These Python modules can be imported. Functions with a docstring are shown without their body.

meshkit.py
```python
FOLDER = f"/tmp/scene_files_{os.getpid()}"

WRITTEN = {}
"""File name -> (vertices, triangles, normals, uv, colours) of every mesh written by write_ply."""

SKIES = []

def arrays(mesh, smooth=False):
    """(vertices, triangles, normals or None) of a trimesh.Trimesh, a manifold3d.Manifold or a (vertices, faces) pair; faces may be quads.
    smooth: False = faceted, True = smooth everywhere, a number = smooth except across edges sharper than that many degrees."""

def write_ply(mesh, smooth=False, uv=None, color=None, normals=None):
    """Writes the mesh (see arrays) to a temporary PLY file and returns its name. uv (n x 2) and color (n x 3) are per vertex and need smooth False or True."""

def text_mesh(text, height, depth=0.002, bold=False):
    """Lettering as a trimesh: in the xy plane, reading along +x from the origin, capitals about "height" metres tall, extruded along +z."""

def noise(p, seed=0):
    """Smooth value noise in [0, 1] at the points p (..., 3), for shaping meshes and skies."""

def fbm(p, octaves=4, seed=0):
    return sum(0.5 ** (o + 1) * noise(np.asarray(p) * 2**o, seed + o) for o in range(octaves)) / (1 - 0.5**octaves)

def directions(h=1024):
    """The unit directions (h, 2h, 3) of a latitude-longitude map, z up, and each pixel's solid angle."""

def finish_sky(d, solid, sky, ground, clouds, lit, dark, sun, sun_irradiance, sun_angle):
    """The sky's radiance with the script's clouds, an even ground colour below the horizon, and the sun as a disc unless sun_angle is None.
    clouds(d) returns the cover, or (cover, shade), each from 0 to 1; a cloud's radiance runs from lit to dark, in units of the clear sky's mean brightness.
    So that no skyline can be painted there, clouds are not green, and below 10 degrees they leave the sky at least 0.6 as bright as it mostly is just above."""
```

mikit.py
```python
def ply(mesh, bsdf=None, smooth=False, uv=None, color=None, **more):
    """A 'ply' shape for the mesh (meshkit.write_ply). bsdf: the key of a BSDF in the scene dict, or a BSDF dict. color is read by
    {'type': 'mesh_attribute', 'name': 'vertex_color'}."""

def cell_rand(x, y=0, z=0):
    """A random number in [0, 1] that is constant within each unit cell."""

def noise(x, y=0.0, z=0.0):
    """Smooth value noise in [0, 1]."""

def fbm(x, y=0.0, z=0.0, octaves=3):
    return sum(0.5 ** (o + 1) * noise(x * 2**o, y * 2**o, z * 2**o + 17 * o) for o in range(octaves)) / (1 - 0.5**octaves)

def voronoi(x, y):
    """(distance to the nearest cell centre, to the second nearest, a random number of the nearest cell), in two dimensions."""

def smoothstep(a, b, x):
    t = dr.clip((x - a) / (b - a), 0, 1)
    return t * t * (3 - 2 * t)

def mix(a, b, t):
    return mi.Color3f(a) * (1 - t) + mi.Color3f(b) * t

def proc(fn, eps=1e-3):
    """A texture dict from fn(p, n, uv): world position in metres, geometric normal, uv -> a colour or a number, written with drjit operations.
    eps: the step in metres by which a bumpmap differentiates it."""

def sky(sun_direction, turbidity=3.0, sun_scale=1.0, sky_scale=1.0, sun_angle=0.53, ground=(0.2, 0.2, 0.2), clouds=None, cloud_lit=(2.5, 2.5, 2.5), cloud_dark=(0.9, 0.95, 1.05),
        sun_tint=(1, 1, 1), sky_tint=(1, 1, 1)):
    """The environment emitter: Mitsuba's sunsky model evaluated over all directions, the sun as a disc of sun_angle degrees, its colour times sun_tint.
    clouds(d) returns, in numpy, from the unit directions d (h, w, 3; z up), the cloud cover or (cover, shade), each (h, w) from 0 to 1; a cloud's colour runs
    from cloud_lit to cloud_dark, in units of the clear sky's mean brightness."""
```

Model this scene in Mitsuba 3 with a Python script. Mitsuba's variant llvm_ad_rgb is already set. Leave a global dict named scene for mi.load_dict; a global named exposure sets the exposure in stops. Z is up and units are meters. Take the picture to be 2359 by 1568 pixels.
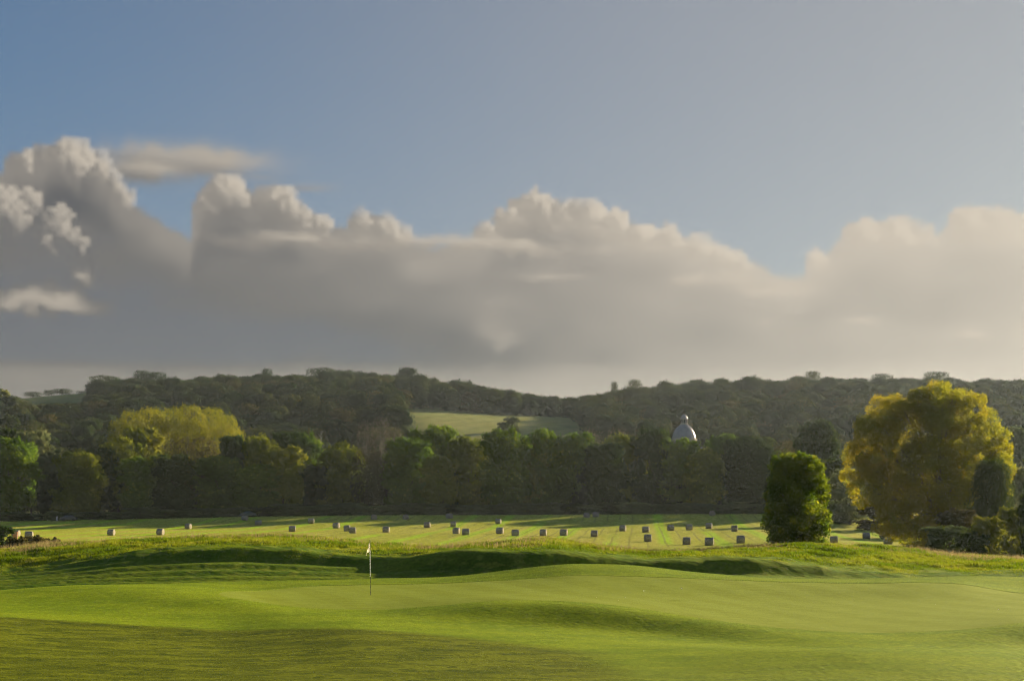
import math, random
import numpy as np, trimesh, drjit as dr, mitsuba as mi
import meshkit, mikit
from mikit import noise, fbm, smoothstep, mix
from scipy.interpolate import PchipInterpolator, RegularGridInterpolator
from scipy.ndimage import gaussian_filter1d
from scipy.spatial import cKDTree

T = mi.ScalarTransform4f
scene, labels = {}, {}

# ------------------------------------------------------------------ camera, light, exposure
FOC, CX, HY = 3241.0, 1179.5, 1134.0          # survey grid: focal length, centre and horizon of the sighting grid (2359 x 1568 units)
scene['camera'] = {'type': 'perspective', 'fov': 2 * math.degrees(math.atan(CX / FOC)), 'fov_axis': 'x',
                   'to_world': T().look_at(origin=[0, 0, 0], target=[0, 1, 0], up=[0, 0, 1]),
                   'principal_point_offset_x': 0.0, 'principal_point_offset_y': (784 - HY) / 1568.0,
                   'near_clip': 0.1, 'far_clip': 20000.0, 'medium': {'type': 'ref', 'id': 'haze_air'}}
exposure = 3.42
SUN_EL, SUN_AZ = 15.0, 47.0                    # degrees; azimuth to the right of the viewing direction
SUN = (math.sin(math.radians(SUN_AZ)) * math.cos(math.radians(SUN_EL)), math.cos(math.radians(SUN_AZ)) * math.cos(math.radians(SUN_EL)), math.sin(math.radians(SUN_EL)))


def azel(pts):
    p = np.array(pts, float)
    az = np.arctan((p[:, 0] - CX) / FOC)
    return np.stack([np.degrees(az), np.degrees(np.arctan((HY - p[:, 1]) / FOC * np.cos(az)))], 1)


BANK = azel([(-900, 560), (-600, 430), (-300, 480), (-120, 420), (0, 376), (60, 354), (95, 364), (120, 344), (150, 336), (205, 357), (245, 392), (262, 430), (300, 470), (335, 488), (400, 528), (437, 545),
             (447, 490), (462, 450), (490, 428), (520, 417), (550, 425), (585, 442), (640, 436), (665, 456), (690, 485), (740, 515), (775, 522), (830, 503), (880, 508), (945, 548), (1000, 556),
             (1085, 545), (1110, 530), (1150, 492), (1205, 458), (1240, 451), (1280, 470), (1340, 472), (1380, 485), (1420, 497), (1480, 525), (1560, 537), (1620, 560), (1680, 585), (1725, 605),
             (1790, 628), (1848, 636), (1868, 600), (1935, 548), (1980, 513), (2060, 508), (2135, 537), (2165, 532), (2200, 493), (2260, 488), (2340, 495), (2500, 470), (2800, 520), (3400, 430), (4200, 560)])
# soft streaks and puffs: centre, half width, half height (survey units), strength, softness
PUFFS = [(420, 374, 165, 34, .95), (325, 395, 80, 24, .85), (520, 366, 70, 16, .5), (700, 432, 70, 7, .35), (600, 415, 40, 6, .25), (690, 556, 200, 12, .55), (1000, 562, 240, 15, .75), (1220, 570, 80, 14, .7), (1255, 642, 55, 8, .4), (1330, 640, 30, 5, .25),
         (1590, 650, 55, 12, .6), (1700, 648, 60, 17, .7), (1780, 660, 80, 15, .75), (1840, 672, 40, 10, .4), (1990, 743, 40, 7, .7), (2240, 770, 36, 10, .7), (1765, 738, 14, 9, .4), (60, 690, 70, 22, .7), (130, 705, 65, 20, .7), (190, 643, 18, 14, .6),
         (230, 720, 40, 16, .2), (1150, 770, 50, 20, .25), (1120, 730, 50, 40, .12), (530, 548, 30, 9, .6), (620, 546, 60, 12, .55), (1390, 580, 35, 9, .4), (1510, 578, 40, 8, .45), (1440, 552, 60, 10, .3), (2350, 770, 18, 16, .4)]
# heaped cumulus heads: centre and radius; their crowns and sun-side edges catch the light
HEADS = [(150, 400, 70), (215, 410, 60), (262, 445, 42), (60, 390, 40), (5, 500, 60), (50, 480, 40), (112, 520, 50), (160, 565, 36), (100, 560, 30), (520, 460, 55), (480, 480, 40), (640, 480, 55), (690, 510, 40), (735, 530, 26),
         (830, 525, 32), (880, 530, 34), (920, 545, 20), (1235, 500, 55), (1290, 500, 40), (1350, 510, 50), (1410, 530, 45), (1470, 555, 40), (1540, 560, 40), (1600, 580, 40), (1655, 600, 34), (1700, 608, 22), (1990, 545, 44), (2060, 545, 44),
         (2115, 548, 30), (2230, 530, 50), (2300, 530, 50), (2350, 540, 44), (1180, 530, 46), (1120, 548, 22), (1880, 610, 20)]


def smooth(a, b, x):
    t = np.clip((x - a) / (b - a), 0, 1)
    return t * t * (3 - 2 * t)


def heap_spheres():
    """cauliflower heads: big lumps with smaller lumps on their upper and sunward sides (azimuth, elevation, depth, radius in degrees, lean of the big lump)"""
    r0 = np.random.default_rng(4)
    out = []
    P = azel([(h[0], h[1]) for h in HEADS])
    for (x, y), h in zip(P, HEADS):
        R = h[2] / FOC * 57.3
        out.append((x, y, 0.0, R * .84, 0, 0))
        for i in range(int(8 + 10 * R)):
            a = r0.uniform(-0.7, 3.5)
            u = r0.uniform(.35, 1.0)
            r = max(.26, R * r0.uniform(.26, .46))
            ux, uy = math.cos(a) * u, math.sin(a) * u
            px, py, pz = x + ux * R * .74, y + uy * R * .74, math.sqrt(max(0, 1 - u * u)) * R * .74
            out.append((px, py, pz, r, ux, uy))
            for j in range(3):
                b = r0.uniform(-.6, 3.4)
                v = r0.uniform(.5, 1.0)
                out.append((px + math.cos(b) * v * r, py + math.sin(b) * v * r, pz + math.sqrt(max(0, 1 - v * v)) * r * .8, max(.2, r * r0.uniform(.36, .55)), ux, uy))
    return out


def clouds(d):
    AZ = np.degrees(np.arctan2(d[..., 0], d[..., 1]))
    EL = np.degrees(np.arcsin(np.clip(d[..., 2], -1, 1)))
    COV, SHD = np.zeros(AZ.shape), np.zeros(AZ.shape)
    low = EL < 21
    az, el = AZ[low], EL[low]
    p3 = np.stack([az, el, az * 0], -1)
    n1 = meshkit.fbm(p3 * 0.8, 4, 3) - 0.5
    n2 = meshkit.fbm(p3 * 2.1, 2, 13) - 0.5
    top = np.interp(az, BANK[:, 0], BANK[:, 1], left=8.5, right=9.5)
    wide = 1 - smooth(24, 40, np.abs(az))
    top = top + (1 - wide) * (meshkit.noise(p3 * 0.12, 5) - 0.5) * 5
    depth = top - el + .55 * n1 + .35 * n2
    # lumps, as a z-buffer of small spheres over the bank
    hz = np.full(az.shape, -9.0)
    nx, ny, alpha = np.zeros_like(az), np.zeros_like(az), np.zeros_like(az)
    near = np.flatnonzero((np.abs(az) < 27) & (el < 16))
    wx, wy = az[near] + .25 * n2[near], el[near] + .25 * n1[near]
    index = cKDTree(np.stack([wx, wy], 1))
    for x, y, z, r, ux, uy in heap_spheres():
        hit = index.query_ball_point((x, y), r * 1.1)
        if not hit:
            continue
        ii = near[hit]
        dx, dy = (wx[hit] - x) / r, (wy[hit] - y) / r
        q = dx * dx + dy * dy
        h = z + r * np.sqrt(np.maximum(0, 1 - q))
        alpha[ii] = np.maximum(alpha[ii], smooth(1.12, .82, np.sqrt(q)))
        up = (h > hz[ii]) & (q < 1)
        jj = ii[up]
        hz[jj], nx[jj], ny[jj] = h[up], .52 * dx[up] + .62 * ux, .52 * dy[up] + .62 * uy
    lit = smooth(.0, .95, .82 * nx + .55 * ny + .18) * (hz > -8)
    crown = smooth(2.1, .2, depth)                              # only the upper parts of the heaps catch the sun
    inner = smooth(-14.0, -18, az) * smooth(4.2, 6.5, el)       # sunlit heaps in front of the bank at the left
    edge = smooth(1.0, .1, depth) * smooth(-15, -9, az) + (1 - smooth(-15, -9, az))   # seen against the sun only the rims light up
    lit = lit * np.maximum(crown * (.22 + .78 * edge), inner)
    bank = smooth(-0.02, 0.30, depth)
    glow = smooth(-25, 25, az)
    body = 1.06 - 0.84 * glow ** 1.22
    body = body - .30 * smooth(5.5, 4.5, el) * (1 - .5 * glow) + .10 * smooth(7.6, 6.2, el) * smooth(4.9, 5.6, el) * (1 - glow)
    body = body - 0.16 * smooth(6.5, 9.5, el) * (1 - .5 * glow) - .22 * smooth(2.2, .4, depth) * (1 - .7 * glow)
    body = body - 0.30 * (meshkit.fbm(p3 * np.array([.12, .40, 1]), 4, 11) - 0.5) - .16 * (meshkit.fbm(p3 * np.array([.5, .9, 1]), 3, 12) - 0.5)
    cover = np.maximum(bank * (0.97 - 0.06 * glow), alpha * .97 * smooth(-.9, .0, depth))
    shade = body - lit * (.60 - .26 * glow)
    nn = .65 + .7 * meshkit.fbm(p3 * np.array([1.0, 3.0, 1]), 3, 21)
    for (x, y, w, h, s), (ax, ey) in zip(PUFFS, azel([(q[0], q[1]) for q in PUFFS])):
        w, h = w / FOC * 57.3, h / FOC * 57.3
        q = ((az - ax) / w) ** 2 + ((el - ey + h * (2.2 * n1 + 1.6 * n2) * (.35 if ey > 12 else 1)) / h) ** 2
        m = np.clip(np.exp(-q ** 1.1 * 1.1) * s * nn * 1.7, 0, 1)
        tgt = .42 - .36 * glow + .40 * smooth(.5, -.6, (el - ey) / h + .35 * (az - ax) / w) * (1 - glow) * (el > 8)
        shade = np.where(cover > .02, shade * (1 - m) + np.minimum(tgt, shade) * m, tgt)
        cover = 1 - (1 - cover) * (1 - m * .9)
    COV[low], SHD[low] = cover, np.clip(shade, 0, 1)
    near_sun = smooth(.35, .92, d @ np.array(SUN))
    veil = (.01 + .50 * near_sun) * smooth(75, 20, EL) + .16 * smooth(17, 7, EL) * (1 - near_sun)   # thin high haze thickening towards the sun
    SHD = (COV * SHD + (1 - COV) * veil * (.62 - .34 * near_sun)) / np.maximum(COV + (1 - COV) * veil, 1e-6)
    return COV + (1 - COV) * veil, SHD


scene['sky'] = mikit.sky(SUN, turbidity=3.0, sun_scale=1.45, sky_scale=0.265, ground=(0.09, 0.11, 0.04), clouds=clouds, cloud_lit=(3.65, 3.2, 2.62), cloud_dark=(0.46, 0.48, 0.55),
                         sun_tint=(0.84, 1.0, 1.30), sky_tint=(0.76, 0.92, 1.22))
labels['sky'] = {'kind': 'structure'}

# ------------------------------------------------------------------ helpers
COUNT = {}


def numbered(name):
    COUNT[name] = COUNT.get(name, -1) + 1
    return name if COUNT[name] == 0 else f'{name}_{COUNT[name]:03d}'


def at(x, y, d):
    return np.array([(x - CX) / FOC * d, d, (HY - y) / FOC * d])


def tag(key, label=None, cat=None, group=None, kind=None):
    labels[key] = {k: v for k, v in (('label', label), ('category', cat), ('group', group), ('kind', kind)) if v}


def tube(points, radii, sides=7):
    p = np.asarray(points, float)
    t = np.gradient(p, axis=0)
    t /= np.linalg.norm(t, axis=1, keepdims=True) + 1e-12
    a = np.cross(t, np.where(np.abs(t[:, 2:]) < 0.9, [0, 0, 1.0], [1.0, 0, 0]))
    a /= np.linalg.norm(a, axis=1, keepdims=True) + 1e-12
    b, ang = np.cross(t, a), np.arange(sides) * 2 * np.pi / sides
    v = p[:, None] + np.broadcast_to(radii, (len(p),))[:, None, None] * (np.cos(ang)[None, :, None] * a[:, None] + np.sin(ang)[None, :, None] * b[:, None])
    i, j = np.meshgrid(np.arange(len(p) - 1), np.arange(sides), indexing='ij')
    q = np.stack([i * sides + j, i * sides + (j + 1) % sides, (i + 1) * sides + (j + 1) % sides, (i + 1) * sides + j], -1).reshape(-1, 4)
    return v.reshape(-1, 3), np.vstack([q[:, [0, 1, 2]], q[:, [0, 2, 3]]])


def join(parts):
    vs, fs, n = [], [], 0
    for v, f in parts:
        vs.append(v)
        fs.append(np.asarray(f) + n)
        n += len(v)
    return np.vstack(vs), np.vstack(fs)


def lathe(profile, sides=32):
    p = np.array(profile, float)
    ang = np.arange(sides) * 2 * np.pi / sides
    v = np.stack([p[:, None, 0] * np.cos(ang), p[:, None, 0] * np.sin(ang), np.broadcast_to(p[:, None, 1], (len(p), sides))], -1).reshape(-1, 3)
    i, j = np.meshgrid(np.arange(len(p) - 1), np.arange(sides), indexing='ij')
    q = np.stack([i * sides + j, i * sides + (j + 1) % sides, (i + 1) * sides + (j + 1) % sides, (i + 1) * sides + j], -1).reshape(-1, 4)
    return v, np.vstack([q[:, [0, 1, 2]], q[:, [0, 2, 3]]])


def box(x0, x1, y0, y1, z0, z1):
    m = trimesh.creation.box(extents=(x1 - x0, y1 - y0, z1 - z0))
    m.apply_translation(((x0 + x1) / 2, (y0 + y1) / 2, (z0 + z1) / 2))
    return np.array(m.vertices), np.array(m.faces)


# ------------------------------------------------------------------ materials
def rgb(*c):
    return {'type': 'rgb', 'value': list(c)}


def diffuse(key, c):
    scene[key] = {'type': 'twosided', 'bsdf': {'type': 'diffuse', 'reflectance': c if isinstance(c, dict) else rgb(*c)}}


def leaf(key, c0, c1, c2, scale=9.0, trans=0.9, rough=0.55, fine=3.1):
    def fn(p, n, uv):
        a = noise(p.x / scale, p.y / scale, p.z / scale)
        b = noise(p.x * 1.3, p.y * 1.3, p.z * 1.3)
        c = mix(c0, c1, smoothstep(0.25, 0.75, a))
        return mix(c, c2, smoothstep(0.62, 0.95, b * 0.7 + a * 0.3)) * (0.75 + 0.5 * noise(p.x * fine, p.y * fine, p.z * fine))
    scene[key] = {'type': 'principledthin', 'base_color': mikit.proc(fn), 'roughness': rough, 'spec_trans': 0.0, 'diff_trans': trans, 'eta': 1.35}


leaf('leaf_field_edge', (.075, .138, .012), (.115, .175, .014), (.26, .31, .02), 5.0, .9, .4, 1.2)
leaf('leaf_olive', (.11, .14, .012), (.165, .185, .014), (.33, .33, .02), 5.0, 1.0, .4, 1.2)
leaf('leaf_dark', (.034, .062, .012), (.05, .075, .014), (.10, .12, .018), 8.0)
leaf('leaf_hedge', (.085, .125, .03), (.11, .145, .035), (.16, .18, .05), 4.0)
leaf('leaf_russet', (.056, .052, .018), (.070, .064, .018), (.10, .08, .03), 8.0)
leaf('leaf_hill', (.022, .040, .012), (.045, .058, .015), (.11, .092, .022), 16.0, 0.8, .6, .4)
leaf('leaf_poplar', (.19, .195, .014), (.235, .23, .018), (.36, .33, .03), 6.0, 1.1)
leaf('leaf_gold', (.30, .245, .012), (.225, .235, .014), (.40, .36, .022), 5.0, 1.55, .5, 7.0)
leaf('leaf_maple', (.075, .135, .006), (.15, .20, .010), (.42, .40, .014), 1.3, 1.2, 0.28, 9.0)
leaf('leaf_pale', (.13, .16, .065), (.17, .185, .075), (.24, .24, .09), 4.0)
leaf('leaf_bright', (.14, .165, .015), (.19, .20, .02), (.30, .27, .03), 5.0, 1.1)
leaf('leaf_twig', (.13, .11, .085), (.16, .13, .09), (.20, .17, .12), 4.0, 0.4)
diffuse('bark', (.075, .06, .045))
diffuse('bark_pale', (.42, .40, .37))


def fairway_fn(p, n, uv):
    a = fbm(p.x * 0.35, p.y * 0.9, 0.0, 3)
    b = fbm(p.x * 3.5, p.y * 7.0, 0.0, 3)
    s = noise(p.x * 14, p.y * 22)
    c = mix((.1040, .1552, .0025), (.1493, .2002, .0040), smoothstep(.25, .75, a))
    c = mix(c, (.2080, .2504, .0094), smoothstep(.45, .8, b) * 0.5)
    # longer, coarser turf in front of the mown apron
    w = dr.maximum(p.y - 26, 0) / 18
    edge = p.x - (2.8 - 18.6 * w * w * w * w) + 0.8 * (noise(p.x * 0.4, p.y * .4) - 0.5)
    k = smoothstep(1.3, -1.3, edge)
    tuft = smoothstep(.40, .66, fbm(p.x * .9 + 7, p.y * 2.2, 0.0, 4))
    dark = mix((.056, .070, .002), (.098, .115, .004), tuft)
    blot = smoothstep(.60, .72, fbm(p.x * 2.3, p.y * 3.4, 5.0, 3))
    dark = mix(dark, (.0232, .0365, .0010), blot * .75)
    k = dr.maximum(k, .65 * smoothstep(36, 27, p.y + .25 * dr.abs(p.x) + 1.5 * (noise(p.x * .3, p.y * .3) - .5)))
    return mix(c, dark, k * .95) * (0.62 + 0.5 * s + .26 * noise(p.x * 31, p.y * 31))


def green_fn(p, n, uv):
    u = p.x * 0.93 + p.y * 0.36
    st = smoothstep(-.25, .25, dr.sin(u * 6.2832 / 2.2))
    a = fbm(p.x * .4, p.y * .8, 0.0, 3)
    b = fbm(p.x * 1.5, p.y * 9.0, 3.0, 2)
    c = mix((.1507, .1842, .0127), (.1727, .2072, .0162), a)
    return mix(c, (.1911, .2349, .0260), .40 * st + .60 * smoothstep(.4, .75, b)) * (0.9 + .2 * noise(p.x * 11, p.y * 19))


def rough_fn(p, n, uv):
    a = fbm(p.x * .25, p.y * .4, 0.0, 3)
    b = fbm(p.x * 2.0, p.y * 2.4, 0.0, 3)
    c = mix((.0597, .1080, .0030), (.1113, .1550, .0060), smoothstep(.3, .7, a))
    return mix(c, (.1669, .1878, .0178), smoothstep(.5, .8, b) * .6) * (0.75 + .5 * noise(p.x * 8, p.y * 8))


def field_fn(p, n, uv):
    u = p.x - 0.09 * p.y + 0.35 * (noise(p.x * .07, p.y * .05) - .5)
    f = u / 9.4 - dr.floor(u / 9.4)
    row = smoothstep(.20, .05, dr.abs(f - .5)) * smoothstep(.25, .5, noise(u / 9.4 - f, p.y * .02, 4.0))
    g = u / 3.1 - dr.floor(u / 3.1)
    wheel = smoothstep(.09, .03, dr.abs(g - .5))
    a = fbm(p.x * .05, p.y * .03, 0.0, 3)
    b = fbm(p.x * .9, p.y * .35, 2.0, 3)
    c = mix((.2662, .2887, .0246), (.3362, .3309, .0439), smoothstep(.3, .7, a))
    c = mix(c, (.4064, .3803, .0823), smoothstep(.45, .8, b) * .5)
    c = mix(c, (.2803, .4085, .0166), row)
    return mix(c, (.1682, .1690, .0412), wheel * .6 * smoothstep(.3, .55, a)) * (.8 + .4 * noise(p.x * 2.5, p.y * 1.2))


def hill_fn(p, n, uv):
    u = p.x * .8 - p.y * .3
    a = fbm(p.x * .02, p.y * .02, 0.0, 3)
    st = smoothstep(-.6, .6, dr.sin(u * .42 + 2 * a))
    c = mix((.1402, .1642, .0462), (.1908, .1915, .0565), a)
    return mix(c, (.2132, .2080, .0721), .35 * st) * (.85 + .3 * noise(p.x * .4, p.y * .4))


def grass_fn(p, n, uv):
    a = fbm(p.x * .35, p.y * .35, 0.0, 3)
    b = noise(p.x * 9, p.y * 9, p.z * 9)
    c = mix((.1049, .1602, .0051), (.2099, .2428, .0119), smoothstep(.3, .7, a))
    return mix(c, (.3598, .3204, .0850), smoothstep(.55, .9, b * .6 + a * .4) * .8)


def ground_bsdf(key, fn, bump=None, scale=0.03, eps=.02):
    inner = {'type': 'principled', 'base_color': mikit.proc(fn), 'roughness': 0.8, 'specular': 0.05, 'sheen': 0.12, 'sheen_tint': 1.0}
    if bump:
        inner = {'type': 'bumpmap', 'texture': mikit.proc(bump, eps), 'scale': scale, 'bsdf': inner}
    scene[key] = {'type': 'twosided', 'bsdf': inner}


ground_bsdf('fairway_turf', fairway_fn, lambda p, n, uv: fbm(p.x * 9.0, p.y * 9.0, 0.0, 3), 0.012)
ground_bsdf('green_turf', green_fn, lambda p, n, uv: fbm(p.x * 3.4, p.y * 6.0, 0.0, 3), 0.01)
ground_bsdf('rough_turf', rough_fn, lambda p, n, uv: fbm(p.x * 2.2, p.y * 3.0, 0.0, 3), 0.05)
ground_bsdf('field_turf', field_fn, lambda p, n, uv: fbm(p.x * 1.3, p.y * 1.3, 0.0, 3), 0.15)
ground_bsdf('hill_turf', hill_fn)
scene['grass_blade'] = {'type': 'principledthin', 'base_color': mikit.proc(grass_fn), 'roughness': .6, 'spec_trans': 0.0, 'diff_trans': 1.0, 'eta': 1.35}
scene['turf_blade'] = {'type': 'principledthin', 'base_color': mikit.proc(lambda p, n, uv: mix((.075, .095, .004), (.16, .175, .012), noise(p.x * 3, p.y * 3, p.z * 6))), 'roughness': .5, 'spec_trans': 0.0, 'diff_trans': .9, 'eta': 1.35}
scene['seed_blade'] = {'type': 'principledthin', 'base_color': mikit.proc(lambda p, n, uv: mix((.24, .17, .08), (.36, .30, .15), noise(p.x * 3, p.y * 3, p.z * 6))), 'roughness': .6, 'spec_trans': 0.0, 'diff_trans': .9, 'eta': 1.3}

# ------------------------------------------------------------------ the lie of the land
XG = np.arange(-1500, 3901, 15.0)


def cv(pts):
    if np.isscalar(pts):
        return np.full(XG.shape, float(pts))
    p = np.array(pts, float)
    return PchipInterpolator(p[:, 0], p[:, 1])(np.clip(XG, p[0, 0], p[-1, 0]))


def zy(d, ypts):
    return (HY - cv(ypts)) / FOC * cv(d)


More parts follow.
